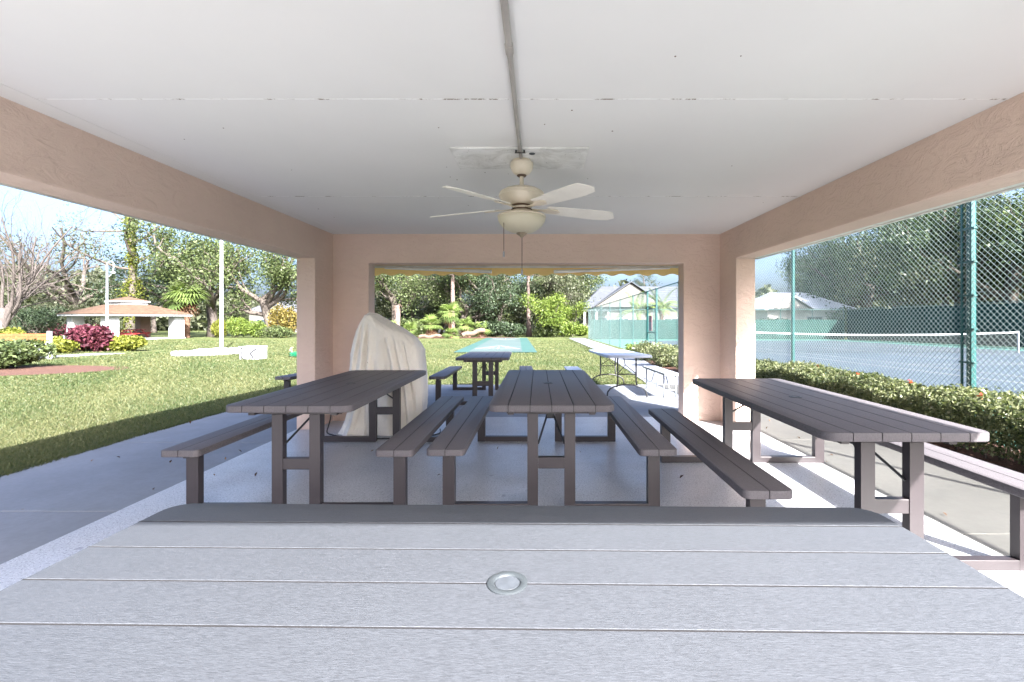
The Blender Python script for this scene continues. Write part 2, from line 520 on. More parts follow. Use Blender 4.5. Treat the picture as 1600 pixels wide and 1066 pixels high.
def joint(parent, poly, dz):
    return stuff(sheet('joint_fill', poly, M['joint_dark'], dz, 1, parent))
def path(name):
    o = bpy.data.objects.new(name, None); COL.objects.link(o); struct(o); return o
wl = path('walkway')
ys = [-0.75, 1.38, 3.13, 4.88, 6.63, 8.38, 9.9]
for a, b in zip(ys, ys[1:]):
    slab(wl, -4.5, -2.853, -4.5, -2.853, a, b, M['concrete'], -0.009)
wr = path('side_pavement')
ys = [-0.75, 0.9, 2.8, 5.0, 6.12, 8.0, 9.9]
for a, b in zip(ys, ys[1:]):
    slab(wr, 2.563, 4.12, 2.563, 4.12, a, b, M['concrete_old'], -0.010)
joint(wl, [(-4.495, -0.74), (-2.858, -0.74), (-2.858, 6.1), (-4.495, 6.1)], -0.027); joint(wl, [(-4.495, 6.1), (-2.858, 6.1), (-2.858, 9.89), (-4.495, 9.89)], -0.027)
joint(wr, [(2.568, -0.74), (4.11, -0.74), (4.11, 6.1), (2.568, 6.1)], -0.028); joint(wr, [(2.568, 6.1), (4.11, 6.1), (4.11, 9.89), (2.568, 9.89)], -0.028)
pt = path('patio')
for xa, xb in ((-2.843, -0.15), (-0.142, 2.555)):
    for ya, yb in ((6.122, 8.0), (8.0, 9.9)):
        slab(pt, xa, xb, xa, xb, ya, yb, M['concrete'], -0.008)
joint(pt, [(-2.84, 6.125), (2.55, 6.125), (2.55, 9.89), (-2.84, 9.89)], -0.026)
sw = path('sidewalk')
LE = [(9.92, 2.38), (16, 2.7), (24, 2.95), (44, 2.9)]
RE = [(9.92, 3.75), (14, 3.55), (20, 4.2), (44, 4.38)]
def itp(T, y):
    return float(np.interp(y, [p[0] for p in T], [p[1] for p in T]))
yy = 9.92
while yy < 43:
    y2 = yy + 1.8
    slab(sw, itp(LE, yy), itp(RE, yy), itp(LE, y2), itp(RE, y2), yy, y2, M['concrete'], -0.012, 0.006)
    yy = y2
joint(sw, [(2.39, 9.93), (3.74, 9.93), (3.54, 14), (2.59, 14)], -0.028); joint(sw, [(2.59, 14), (3.54, 14), (4.19, 20), (2.82, 20)], -0.028); joint(sw, [(2.82, 20), (4.19, 20), (4.37, 42.5), (2.92, 42.5)], -0.028)
fp = path('footpath')
for k in range(3):
    a = 16.2 + k*1.5; b = a + 1.5
    slab(fp, -20.6+k*0.25, -19.3+k*0.25, -20.35+k*0.25, -19.05+k*0.25, a, b, M['concrete'], -0.004)

fc = path('bounce_pavement')                              # unseen pavement behind the camera, added to bounce sunlight onto the ceiling
for i in range(6):
    for j in range(5):
        xa = -10.5 + 3.5*i; yb = -0.757 - 3.0*j
        if j == 0 and (i == 0 or i == 5): pass
        slab(fc, xa, xa+3.49, xa, xa+3.49, yb-3.0, yb, M['concrete_light'], -0.012, 0.004)

# mulch beds
def bed(name, pts, dz=-0.022):
    o = sheet(name, pts, M['mulch'], dz); return struct(o)
bed('mulch_strip', [(4.125, -1.6), (4.84, -1.6), (4.84, 6.1), (4.125, 6.1)], -0.016)
bed('mulch_strip', [(4.125, 6.1), (4.84, 6.1), (4.84, 9.9), (4.125, 9.9)], -0.016)
bed('mulch_strip', [(3.62, 10.0), (4.84, 10.0), (4.84, 19.0), (4.1, 19.0), (3.6, 14.0)], -0.016)
bed('mulch_bed', [(-15.2+3.2*math.cos(a)*1.0, 12.9+1.7*math.sin(a)-0.1*3.2*math.cos(a)*-1) for a in [2*PI*k/18 for k in range(18)]], -0.014)
bed('mulch_bed', [(-9.5+7.5*math.cos(a), 45.4+2.3*math.sin(a)) for a in [2*PI*k/18 for k in range(18)]], -0.012)

# tennis court
m = MB()
for a, b in ((CY0+0.02, 6.1), (6.1, 9.9), (9.9, CY1-0.02)):
    m.add([(CX0+0.02, a, gz(a)-0.11), (CX1-0.02, a, gz(a)-0.11), (CX1-0.02, b, gz(b)-0.11), (CX0+0.02, b, gz(b)-0.11)], [(0,1,2,3)])
ct = struct(m.build('tennis_court', M['court_green']))
m = MB()
for a, b in ((4.9, 6.1), (6.1, 9.9), (9.9, 39.9)):
    m.add([(8.35, a, gz(a)-0.104), (25.4, a, gz(a)-0.104), (25.4, b, gz(b)-0.104), (8.35, b, gz(b)-0.104)], [(0,1,2,3)])
m.build('playing_surface', M['court_blue'], ct)
def cline(x0, x1, y0, y1):
    mm = MB()
    for a, b in ((max(y0, 9.9), y1),):
        mm.add([(x0, a, gz(a)-0.098), (x1, a, gz(a)-0.098), (x1, b, gz(b)-0.098), (x0, b, gz(b)-0.098)], [(0,1,2,3)])
    mm.build('line_marking', M['white_line'], ct)
NX0, NX1, NYC = 11.4, 22.4, 22.4
for x in (NX0, NX0+1.37, NX1-1.37, NX1): cline(x-0.03, x+0.03, NYC-11.9, NYC+11.9)
for y in (NYC-11.9, NYC+11.9): cline(NX0, NX1, y-0.05, y+0.05)
for y in (NYC-6.4, NYC+6.4): cline(NX0+1.4, NX1-1.4, y-0.03, y+0.03)
cline(16.87, 16.93, NYC-6.4, NYC+6.4)

# shuffleboard court on the back lawn
def sh(xa, y):                                   # runs slightly askew
    return xa - 0.045*(y-21.5)
def shsheet(name, x0, x1, y0, y1, mat, dz, parent=None):
    mm = MB(); mm.add([(sh(x0,y0), y0, gz(y0)+dz), (sh(x1,y0), y0, gz(y0)+dz), (sh(x1,y1), y1, gz(y1)+dz), (sh(x0,y1), y1, gz(y1)+dz)], [(0,1,2,3)])
    return mm.build(name, mat, parent)
sc = struct(shsheet('shuffleboard_court', -3.95, -0.05, 21.3, 44.5, M['shuffle_green'], -0.004))
shsheet('lane', -3.3, -0.75, 21.9, 43.9, M['shuffle_lane'], 0.0, sc)
def shline(p, q, w=0.07):
    p = Vector((sh(p[0], p[1]), p[1])); q = Vector((sh(q[0], q[1]), q[1])); d = (q-p).normalized(); nrm = Vector((-d.y, d.x))*(w/2)
    mm = MB(); mm.add([(v.x, v.y, gz(v.y)+0.004) for v in (p-nrm, q-nrm, q+nrm, p+nrm)], [(0,1,2,3)])
    mm.build('line_marking', M['white_line'], sc)
for yb, s in ((24.2, 1), (41.5, -1)):
    shline((-3.2, yb), (-0.85, yb), 0.16)
    shline((-3.2, yb), (-2.02, yb+3.6*s), 0.13); shline((-0.85, yb), (-2.02, yb+3.6*s), 0.13)
    shline((-2.65, yb+1.7*s), (-1.4, yb+1.7*s), 0.10); shline((-2.02, yb), (-2.02, yb+1.7*s), 0.08)
    for txt, x, y in (('10', -2.25, yb+2.2*s), ('8', -2.6, yb+0.6*s), ('8', -1.7, yb+0.6*s)):
        c = bpy.data.curves.new('number', 'FONT'); c.body = txt; c.size = 0.8
        c.materials.append(M['white_line'])
        o = place('number', c, sc, (sh(x, y), y, gz(y)+0.012))
        o.rotation_euler.x = -0.0112
# ---------------------------------------------------------------- pavilion
pav = thing('pavilion', 'pink beige stucco pavilion with white panelled ceiling, open on every side', 'pavilion', (-0.145, 3.15, 0))
OFF = Vector((0.145, -3.15, 0))
WT = 2.62
def wall(plane, a0, a1, b0, b1, o0, o1, oz, name):
    """wall with one door-like opening. plane 'x': thickness a0..a1 in X, run b0..b1 in Y; opening o0..o1 up to oz"""
    us = [b0, o0, o1, b1]; zs = [0.0, oz, WT]
    m = MB(); mp = {}
    def vid(s, u, z):
        k = (s, round(u, 5), round(z, 5))
        if k not in mp:
            t = a0 if s == 0 else a1
            mp[k] = len(m.v); m.v.append((t, u, z) if plane == 'x' else (u, t, z))
        return mp[k]
    cells = [(i, j) for i in range(3) for j in range(2) if not (i == 1 and j == 0)]
    for s in (0, 1):
        for i, j in cells:
            q = [vid(s, us[i], zs[j]), vid(s, us[i+1], zs[j]), vid(s, us[i+1], zs[j+1]), vid(s, us[i], zs[j+1])]
            m.f.append(tuple(q if (s == 1) == (plane == 'x') else reversed(q)))
    def side(u0, z0, u1, z1):
        m.f.append((vid(0, u0, z0), vid(0, u1, z1), vid(1, u1, z1), vid(1, u0, z0)))
    side(b0, 0, b0, oz); side(b0, oz, b0, WT); side(b1, oz, b1, 0); side(b1, WT, b1, oz)
    side(o0, oz, o0, 0); side(o1, 0, o1, oz); side(o1, oz, o0, oz)
    for i in range(3): side(us[i], WT, us[i+1], WT)
    me = m.mesh(name, M['stucco'])
    import bmesh
    bm = bmesh.new(); bm.from_mesh(me)
    bmesh.ops.recalc_face_normals(bm, faces=bm.faces)
    es = [e for e in bm.edges if len(e.link_faces) == 2 and e.calc_face_angle(0) > 0.5]
    bmesh.ops.bevel(bm, geom=es, offset=0.012, segments=2, affect='EDGES', profile=0.6)
    bm.to_mesh(me); bm.free()
    return place(name, me, pav, OFF)
wall('x', -2.84, -2.62, 0.19, 6.11, 0.50, 5.41, 2.013, 'side_wall')
wall('x', 2.32, 2.55, 0.19, 6.11, 0.50, 5.41, 2.013, 'side_wall')
wall('y', 5.88, 6.105, -2.66, 2.36, -2.164, 1.853, 2.013, 'end_wall')
wall('y', 0.195, 0.41, -2.66, 2.36, -2.45, 2.15, 2.20, 'end_wall')  # unseen front wall, its opening widened to let in more light
CZ = 2.381
def cp(x0, x1, y0, y1, z0=CZ, z1=CZ+0.014, name='ceiling_panel', mat='ceiling_paint'):
    m = MB(); m.box(x0, x1, y0, y1, z0, z1); return m.build(name, M[mat], pav, OFF)
xs0, xs1 = -2.475, 2.325
for a, b in ((0.40, 2.268), (2.278, 4.065), (4.075, 5.89)):
    cp(xs0+0.004, xs1, a, b)
cp(-2.63, xs0-0.004, 0.40, 5.89)
for y in (2.273, 4.07): cp(xs0+0.004, xs1, y-0.0048, y+0.0048, CZ-0.0015, CZ+0.01, 'seam_bead', 'caulk')
cp(xs0-0.0038, xs0+0.0038, 0.41, 5.88, CZ+0.002, CZ+0.01, 'seam_bead', 'ceiling_paint')
m = MB(); rd_ = random.Random(12)                      # dark nail heads and specks on the ceiling boards
for k in range(26):
    x = rd_.uniform(-2.3, 2.2) if k > 9 else rd_.uniform(-0.75, 0.55); y = rd_.uniform(1.7, 5.6) if k > 9 else rd_.uniform(2.6, 3.6)
    r_ = rd_.uniform(0.003, 0.0065); m.lathe([(0.0, -0.002), (r_*0.8, -0.0016), (r_, 0.001)], 7, (x, y, CZ), cap=False)
stuff(m.build('nail_heads', M['fan_dark'], pav, OFF))
# roof, fascia and soffit
EX0, EX1, EY0, EY1, EZ = -3.55, 3.26, -0.536, 6.84, 2.18
m = MB()
zc = EZ+0.17; hw = (EX1-EX0)/2; rz_ = zc + hw*0.36; xc = (EX0+EX1)/2
m.add([(EX0-0.03,EY0-0.03,zc),(EX1+0.03,EY0-0.03,zc),(EX1+0.03,EY1+0.03,zc),(EX0-0.03,EY1+0.03,zc),(xc,EY0+hw,rz_),(xc,EY1-hw,rz_),
       (EX0-0.03,EY0-0.03,zc-0.02),(EX1+0.03,EY0-0.03,zc-0.02),(EX1+0.03,EY1+0.03,zc-0.02),(EX0-0.03,EY1+0.03,zc-0.02)],
      [(0,1,4),(1,2,5,4),(2,3,5),(3,0,4,5),(0,6,7,1),(1,7,8,2),(2,8,9,3),(3,9,6,0)])
m.build('roof', M['shingle'], pav, OFF)
for x0, x1, y0, y1 in ((EX0, EX0+0.03, EY0, EY1), (EX1-0.03, EX1, EY0, EY1), (EX0+0.03, EX1-0.03, EY0, EY0+0.03), (EX0+0.03, EX1-0.03, EY1-0.03, EY1)):
    m = MB(); m.bbox(x0, x1, y0, y1, EZ, EZ+0.148, 0.003); m.build('fascia', M['fascia'], pav, OFF)
SZ = EZ+0.012
y = EY0+0.035
m = MB(); m.box(2.551, EX1-0.032, 0, 0.296, 0, 0.006)
for k in range(12): m.box(2.60+k*0.051, 2.62+k*0.051, 0.02, 0.276, -0.003, 0.0)
spm = m.mesh('soffit_panel', M['soffit_vinyl'])
while y < EY1-0.3:
    place('soffit_panel', spm, pav, OFF + Vector((0, y, SZ))); y += 0.302
for x0, x1, y0, y1 in ((EX0+0.032, -2.841, EY0+0.032, EY1-0.032), (-2.84, 2.55, EY0+0.032, 0.189), (-2.84, 2.55, 6.112, EY1-0.032)):
    m = MB(); m.box(x0, x1, y0, y1, SZ, SZ+0.006); m.build('soffit_panel', M['soffit_vinyl'], pav, OFF)

# conduit and fan mounting board on the ceiling
cn = thing('conduit_pipe', 'grey conduit pipe running along the white ceiling to the fan', 'pipe', (-0.115, 1.8, CZ))
m = MB(); m.tube([(0, -1.38, -0.0145), (0, 0.06, -0.0145)], 0.0140, 12); m.build('thick_pipe', M['conduit'], cn, smooth='auto')
m = MB(); m.tube([(0, 0.06, -0.0145), (0.0, 0.10, -0.0145), (0.0, 1.245, -0.0145)], [0.0140, 0.0115, 0.0115], 12); m.build('thin_pipe', M['conduit'], cn, smooth='auto')
m = MB(); m.tube([(0, -0.005, -0.0145), (0, 0.055, -0.0145)], 0.0165, 12); m.build('coupling', M['conduit'], cn, smooth='auto')
m = MB(); m.box(-0.034, 0.034, 1.12, 1.135, -0.030, -0.027); m.tube([(-0.026, 1.128, -0.027), (-0.026, 1.128, -0.012)], 0.006, 6); m.tube([(0.026, 1.128, -0.027), (0.026, 1.128, -0.012)], 0.006, 6); m.build('strap', M['rod_black'], cn)
m = MB(); m.bbox(-0.44, 0.44, -0.20, 0.20, -0.0115, -0.0005, 0.002)
bd = tag(m.build('mounting_board', M['mouldy_white'], None, (-0.12, 3.10, CZ)), 'mould stained white board on the ceiling that carries the fan', 'board')
m = MB(); m.lathe([(0.0, -0.0145), (0.018, -0.0145), (0.021, -0.0118)], 16, (0.08, -0.11, 0)); m.build('grommet', M['ring_grey'], bd)

fan = thing('ceiling_fan', 'cream ceiling fan with five blades and a glass bowl light', 'ceiling fan', (-0.112, 3.12, CZ-0.0115))
m = MB(); m.lathe([(0.062, 0.0), (0.068, -0.012), (0.077, -0.018), (0.079, -0.035), (0.073, -0.06), (0.055, -0.088), (0.034, -0.10), (0.02, -0.102)], 28); m.build('canopy', M['fan_cream'], fan, smooth='auto')
m = MB(); m.lathe([(0.035, -0.096), (0.03, -0.108), (0.014, -0.11)], 20); m.build('collar', M['fan_dark'], fan, smooth='auto')
m = MB(); m.tube([(0,0,-0.09), (0,0,-0.19)], 0.0135, 14); m.lathe([(0.03, -0.185), (0.034, -0.176), (0.02, -0.17)], 18); m.build('downrod', M['fan_cream'], fan, smooth='auto')
m = MB(); m.lathe([(0.03,-0.182),(0.075,-0.186),(0.115,-0.198),(0.142,-0.214),(0.150,-0.222),(0.148,-0.227),(0.153,-0.231),(0.155,-0.246),(0.150,-0.252),(0.146,-0.256),(0.140,-0.268),(0.128,-0.282),(0.104,-0.296),(0.080,-0.303),(0.060,-0.305)], 40)
m.build('motor_housing', M['fan_cream'], fan, smooth='auto')
m = MB(); m.lathe([(0.068,-0.304),(0.070,-0.312),(0.066,-0.314)], 28); m.lathe([(0.070,-0.330),(0.072,-0.337),(0.064,-0.339)], 28); m.build('trim_ring', M['fan_dark'], fan, smooth='auto')
m = MB(); m.lathe([(0.060,-0.305),(0.062,-0.335),(0.075,-0.345),(0.118,-0.358),(0.160,-0.372),(0.166,-0.380),(0.160,-0.384)], 40); m.build('light_fitter', M['fan_cream'], fan, smooth='auto')
m = MB(); m.lathe([(0.158,-0.382),(0.162,-0.390),(0.157,-0.412),(0.140,-0.440),(0.112,-0.464),(0.075,-0.482),(0.035,-0.491),(0.0,-0.493)], 40); m.build('light_bowl', M['bowl_glass'], fan, smooth=True)
m = MB(); m.lathe([(0.035,-0.488),(0.038,-0.493),(0.030,-0.503),(0.014,-0.512),(0.010,-0.520),(0.0,-0.522)], 20); m.build('finial', M['brass'], fan, smooth='auto')
# blade profile: narrow root, wide outer half, slanted pointed tip
prof = [(0.0,-0.052),(0.10,-0.058),(0.25,-0.067),(0.40,-0.072),(0.475,-0.068),(0.525,0.015),(0.49,0.058),(0.38,0.072),(0.22,0.066),(0.08,0.056),(0.0,0.050)]
m = MB(); m.prism(prof, -0.0022, 0.0022, 0.001); blm = m.mesh('blade', M['fan_blade'])
m = MB(); m.prism([(-0.105,-0.012),(-0.03,-0.011),(0.01,-0.030),(0.075,-0.026),(0.10,0.0),(0.075,0.026),(0.01,0.030),(-0.03,0.011),(-0.105,0.012)], -0.011, -0.0045, 0.002); irm = m.mesh('blade_iron', M['fan_cream'])
for a in (-54, -126, 18, 162, 90):
    b = place('blade', blm, fan, (0.175*math.cos(R(a)), 0.175*math.sin(R(a)), -0.322))
    b.rotation_euler = (R(-13), R(1.5), R(a))
    place('blade_iron', irm, b)
for px, py, z0, z1 in ((-0.115, -0.08, -0.37, -0.665), (0.002, 0.0, -0.52, -0.775)):
    m = MB(); m.tube([(px, py, z0), (px, py, z1+0.035)], 0.0026, 5); c = m.build('pull_chain', M['fan_dark'], fan)
    m = MB(); m.lathe([(0.002, z1+0.04), (0.0065, z1+0.034), (0.0072, z1+0.004), (0.004, z1)], 12, (px, py, 0)); m.build('pull', M['white_plastic'], c, smooth='auto')

# awning outside the far opening
aw = thing('awning', 'tan awning with scalloped valance hung outside the far opening', 'awning', (-0.15, 6.12, 2.15))
N = 400; xa, xb = -2.2, 2.2
m = MB()
V = []; per = 0.243
for k in range(N+1):
    x = xa + (xb-xa)*k/N
    s = 0.5 + 0.5*math.cos(2*PI*x/per)
    fold = 0.006*math.sin(x*7.3)+0.004*math.sin(x*17)
    V += [(x, 0.004, 0.012), (x, 0.44+fold*0.2, -0.075), (x, 0.47+fold, -0.09), (x, 0.472+fold*1.5, -0.150), (x, 0.473+fold*2, -0.205-0.030*s)]
m.add(V, [(k*5+j, k*5+j+1, (k+1)*5+j+1, (k+1)*5+j) for k in range(N) for j in range(4)])
m.build('awning_fabric', M['awning_fabric'], aw, smooth=True)
m = MB(); m.bbox(xa, xb, 0.43, 0.462, -0.125, -0.088, 0.006); m.build('front_bar', M['fascia'], aw)
m = MB(); m.tube([(xa, 0.06, -0.03), (xb, 0.06, -0.03)], 0.03, 14); m.build('roller_tube', M['fascia'], aw, smooth='auto')
for s in (1, -1):
    m = MB(); m.tube([(s*1.96, 0.22, -0.150), (s*0.42 - 0.06, 0.10, -0.212)], [0.014, 0.024], 12); m.build('folding_arm', M['soffit_vinyl'], aw, smooth='auto')

# ---------------------------------------------------------------- picnic tables
CACHE = {}
def cached(key, fn):
    if key not in CACHE: CACHE[key] = fn()
    return CACHE[key]
def plank_mesh(x0, x1, L, t, rl, rr, mat='plank'):
    """board along Y with rounded outer corners rl (left) / rr (right)"""
    def arc(cx, cy, r, a0, a1, n=6):
        return [(cx + r*math.cos(R(a0+(a1-a0)*k/n)), cy + r*math.sin(R(a0+(a1-a0)*k/n))) for k in range(n+1)] if r > 0.006 else [(cx+(r if a1 in (90, 0, 360) and False else 0), cy)]
    h = L/2; P = []
    P += arc(x1-rr, -h+rr, rr, -90, 0) if rr > 0 else [(x1, -h)]
    P += arc(x1-rr, h-rr, rr, 0, 90) if rr > 0 else [(x1, h)]
    P += arc(x0+rl, h-rl, rl, 90, 180) if rl > 0 else [(x0, h)]
    P += arc(x0+rl, -h+rl, rl, 180, 270) if rl > 0 else [(x0, -h)]
    n = len(P); ew = [0.16 if abs(P[i][0]-P[(i+1)%n][0]) < 1e-6 and abs(P[i][1]-P[(i+1)%n][1]) > L*0.9 and abs(P[i][0]-(x0 if P[i][0] < (x0+x1)/2 else x1)) < 1e-6 and ((P[i][0] < (x0+x1)/2 and rl == 0) or (P[i][0] > (x0+x1)/2 and rr == 0)) else 1.0 for i in range(n)]
    m = MB(); m.prism(P, -t, 0, 0.007, 0.004, ew); return m.mesh('plank', M[mat], 'auto')
def picnic_table(label, loc, rz=0.0, L=2.08, rx=0.0, mat='plank'):
    W, T, ZB, t = 0.825, 0.74, 0.455, 0.045
    r = thing('picnic_table', label, 'picnic table', loc, rz, 'brown picnic tables with attached benches', rx)
    K = round(L, 3)
    def fm():
        m = MB()
        for x in (-0.27, 0.27): m.box(x-0.02, x+0.02, -L/2+0.08, L/2-0.08, T-t-0.032, T-t-0.001)
        for y in (-L/2+0.145, 0, L/2-0.145): m.box(-0.30, 0.30, y-0.022, y+0.022, T-t-0.0325, T-t-0.0015)
        return m.mesh('tabletop_frame', M['steel_brown'])
    top = place('tabletop_frame', cached(('fr', K), fm), r)
    def sm():                                            # dark strips paint the shadow into the five grooves between the boards
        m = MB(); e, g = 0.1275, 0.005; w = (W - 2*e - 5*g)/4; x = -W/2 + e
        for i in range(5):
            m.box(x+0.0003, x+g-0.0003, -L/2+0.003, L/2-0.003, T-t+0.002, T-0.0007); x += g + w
        return m.mesh('groove_shadow_strip', M['groove_shadow'])
    stuff(place('groove_shadow_strip', cached(('gf', K), sm), top))
    e, g = 0.1275, 0.005; w = (W - 2*e - 5*g)/4
    x = -W/2
    for i in range(6):
        ww = e if i in (0, 5) else w
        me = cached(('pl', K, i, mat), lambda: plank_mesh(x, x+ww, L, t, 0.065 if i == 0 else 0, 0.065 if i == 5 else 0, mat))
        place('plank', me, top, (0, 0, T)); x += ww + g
    def rm():
        m = MB(); m.lathe([(0.0425, 0.0), (0.0425, 0.0022), (0.041, 0.0032), (0.030, 0.0032), (0.0275, 0.0015), (0.0265, -0.0008)], 32, cap=False); return m.mesh('umbrella_ring', M['ring_grey'], 'auto')
    ring = place('umbrella_ring', cached('ring', rm), top, (0, 0, T+0.0006))
    def cm():
        m = MB(); m.lathe([(0.026, -0.001), (0.025, 0.0006), (0.0, 0.0009)], 28, cap=False); return m.mesh('umbrella_plug', M['bowl_grey'], 'auto')
    place('umbrella_plug', cached('plug', cm), ring)
    for s in (1, -1):
        bx = s*0.69
        def bm_():
            m = MB(); m.box(-0.02, 0.02, -L/2+0.07, L/2-0.07, ZB-t-0.026, ZB-t-0.001); return m.mesh('bench_frame', M['steel_brown'])
        bf = place('bench_frame', cached(('bf', K), bm_), r, (bx, 0, 0))
        def bg_():  # dark strip painting the shadow between the two seat boards
            m = MB(); m.box(-0.0022, 0.0022, -L/2+0.003, L/2-0.003, ZB-t+0.002, ZB-0.0010); return m.mesh('groove_shadow_strip', M['groove_shadow'])
        stuff(place('groove_shadow_strip', cached(('bgf', K), bg_), bf))
        for i in (0, 1):
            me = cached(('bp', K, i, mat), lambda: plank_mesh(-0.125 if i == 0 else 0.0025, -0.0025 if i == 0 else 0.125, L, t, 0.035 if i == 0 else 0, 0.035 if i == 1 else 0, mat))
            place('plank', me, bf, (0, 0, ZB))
    ly = L/2 - 0.15
    def legm():
        m = MB(); m.prism([(-0.036,-0.026),(0.036,-0.026),(0.036,0.026),(-0.036,0.026)], 0.0, T-t-0.033, 0.003); return m.mesh('leg', M['steel_brown'])
    def blegm():
        m = MB(); m.prism([(-0.040,-0.026),(0.040,-0.026),(0.040,0.026),(-0.040,0.026)], 0.0, ZB-t-0.027, 0.003); return m.mesh('bench_leg', M['steel_brown'])
    def barm():
        m = MB(); m.prism([(0,-0.0255),(0.492,-0.0255),(0.492,0.0255),(0,0.0255)], 0.001, 0.055, 0.003); return m.mesh('floor_bar', M['steel_brown'])
    def crm():
        m = MB(); m.bbox(-0.0885, 0.0885, -0.022, 0.022, 0.29, 0.365, 0.003); return m.mesh('crossbar', M['steel_brown'])
    for sy in (1, -1):
        for s in (1, -1):
            place('leg', cached('leg', legm), r, (s*0.125, sy*ly, 0))
            place('bench_leg', cached('bleg', blegm), r, (s*0.69, sy*ly, 0))
            b = place('floor_bar', cached('bar', barm), r, (s*0.1575, sy*ly, 0), 0 if s > 0 else PI)
        place('crossbar', cached('cross', crm), r, (0, sy*ly, 0))
        def brm():
            m = MB()
            for s in (1, -1):
                m.tube([(s*0.088, 0.0, 0.455), (s*0.022, -0.25, 0.60)], 0.0075, 6)
                m.tube([(s*0.012, -0.25, 0.60), (s*0.016, -0.40, T-t-0.034)], 0.0075, 6)
            return m.mesh('brace', M['rod_black'])
        br = place('brace', cached('brace', brm), r, (0, sy*ly, 0), 0 if sy > 0 else PI)
        def hm():
            m = MB(); m.bbox(-0.028, 0.028, -0.275, -0.225, 0.575, 0.635, 0.006); m.box(-0.007, 0.007, -0.262, -0.238, 0.635, 0.68); return m.mesh('hinge', M['rod_black'])
        place('hinge', cached('hinge', hm), br)
    return r
SL = -0.0265
picnic_table('nearest picnic table, lengthwise across the view with its top in sunlight', (-0.065, 0.968, 0), R(89.1), mat='plank_sunlit')
picnic_table('brown picnic table standing in the middle, facing the camera end-on', (0.088, 4.01, 0))
picnic_table('brown picnic table in front of the covered grill, beside the left walkway', (-1.62, 3.99, 0), R(0.2))
picnic_table('brown picnic table at the right opening, beside the low hedge', (1.835, 3.29, 0), R(-0.6))
picnic_table('dark picnic table on the patio beyond the far opening, before the lawn', (-0.90, 8.1, gz(8.1)-0.008), R(2.2), 2.12, SL)
picnic_table('brown picnic table outside the left corner, only its bench end showing past the column', (-3.2, 8.02, gz(8.02)-0.010), R(0.5), 2.08, SL)

# ---------------------------------------------------------------- folding table and benches on the patio
ft = thing('folding_table', 'pale plastic folding table with arched black legs on the patio', 'folding table', (1.52, 8.95, gz(8.95)-0.008), R(1.0), rx=SL)
m = MB()
P = []
for cx, cy, a0 in ((0.345,-1.155,-90),(0.345,1.155,0),(-0.345,1.155,90),(-0.345,-1.155,180)):
    P += [(cx+0.045*math.cos(R(a0+18*k)), cy+0.045*math.sin(R(a0+18*k))) for k in range(6)]
m.prism(P, 0.695, 0.74, 0.012, 0.003); m.build('tabletop', M['grey_plastic'], ft, smooth='auto')
for s in (1, -1):
    y = s*0.98
    m = MB()
    arch = []
    for k in range(13):
        a = PI*k/12
        arch.append((-0.345*math.cos(a), y, 0.02 + 0.20*math.sin(a)**0.7))
    m.tube([(-0.345, y, 0.0)] + arch + [(0.345, y, 0.0)], 0.0135, 8)
    m.build('leg_arch', M['rod_black'], ft, smooth=True)
    for x in (-0.16, 0.16):
        m = MB(); m.tube([(x*1.12, y, 0.175), (x, y, 0.26), (x, y, 0.70)], 0.0135, 8); m.build('leg', M['rod_black'], ft, smooth=True)
    m = MB(); m.tube([(-0.16, y, 0.40), (0.16, y, 0.40)], 0.010, 8); m.build('crossbar', M['rod_black'], ft, smooth=True)
    m = MB(); m.tube([(-0.15, y, 0.42), (0, y-s*0.14, 0.55), (0.15, y, 0.42)], 0.008, 6); m.tube([(0, y-s*0.14, 0.55), (0, y-s*0.30, 0.695)], 0.008, 6); m.build('brace', M['rod_black'], ft, smooth=True)
def fold_bench(label, loc, rz, mat, leg, L=1.8):
    b = thing('folding_bench', label, 'bench', loc, rz, None, SL)
    m = MB(); m.prism([(-0.14,-L/2),(0.14,-L/2),(0.14,L/2),(-0.14,L/2)], 0.405, 0.44, 0.010, 0.002); m.build('seat', mat, b)
    for s in (1, -1):
        y = s*(L/2-0.22)
        for x in (-0.10, 0.10):
            m = MB(); m.tube([(x, y, 0.0), (x, y, 0.41)], 0.012, 8); m.build('leg', leg, b, smooth=True)
        m = MB(); m.tube([(-0.12, y, 0.012), (0.12, y, 0.012)], 0.012, 8); m.build('foot_bar', leg, b, smooth=True)
        m = MB(); m.tube([(0, y, 0.14), (0, y-s*0.30, 0.405)], 0.008, 6); m.tube([(-0.10, y, 0.14), (0.10, y, 0.14)], 0.008, 6); m.build('brace', leg, b, smooth=True)
    return b
fold_bench('long pale folding bench in the sun, right of the folding table', (2.26, 8.55, gz(8.55)-0.010), R(-1), M['white_plastic'], M['lamp_grey'])
fold_bench('folding bench left of the folding table, end showing behind the middle table', (0.665, 8.35, gz(8.35)-0.008), R(0.5), M['grey_plastic'], M['rod_black'])

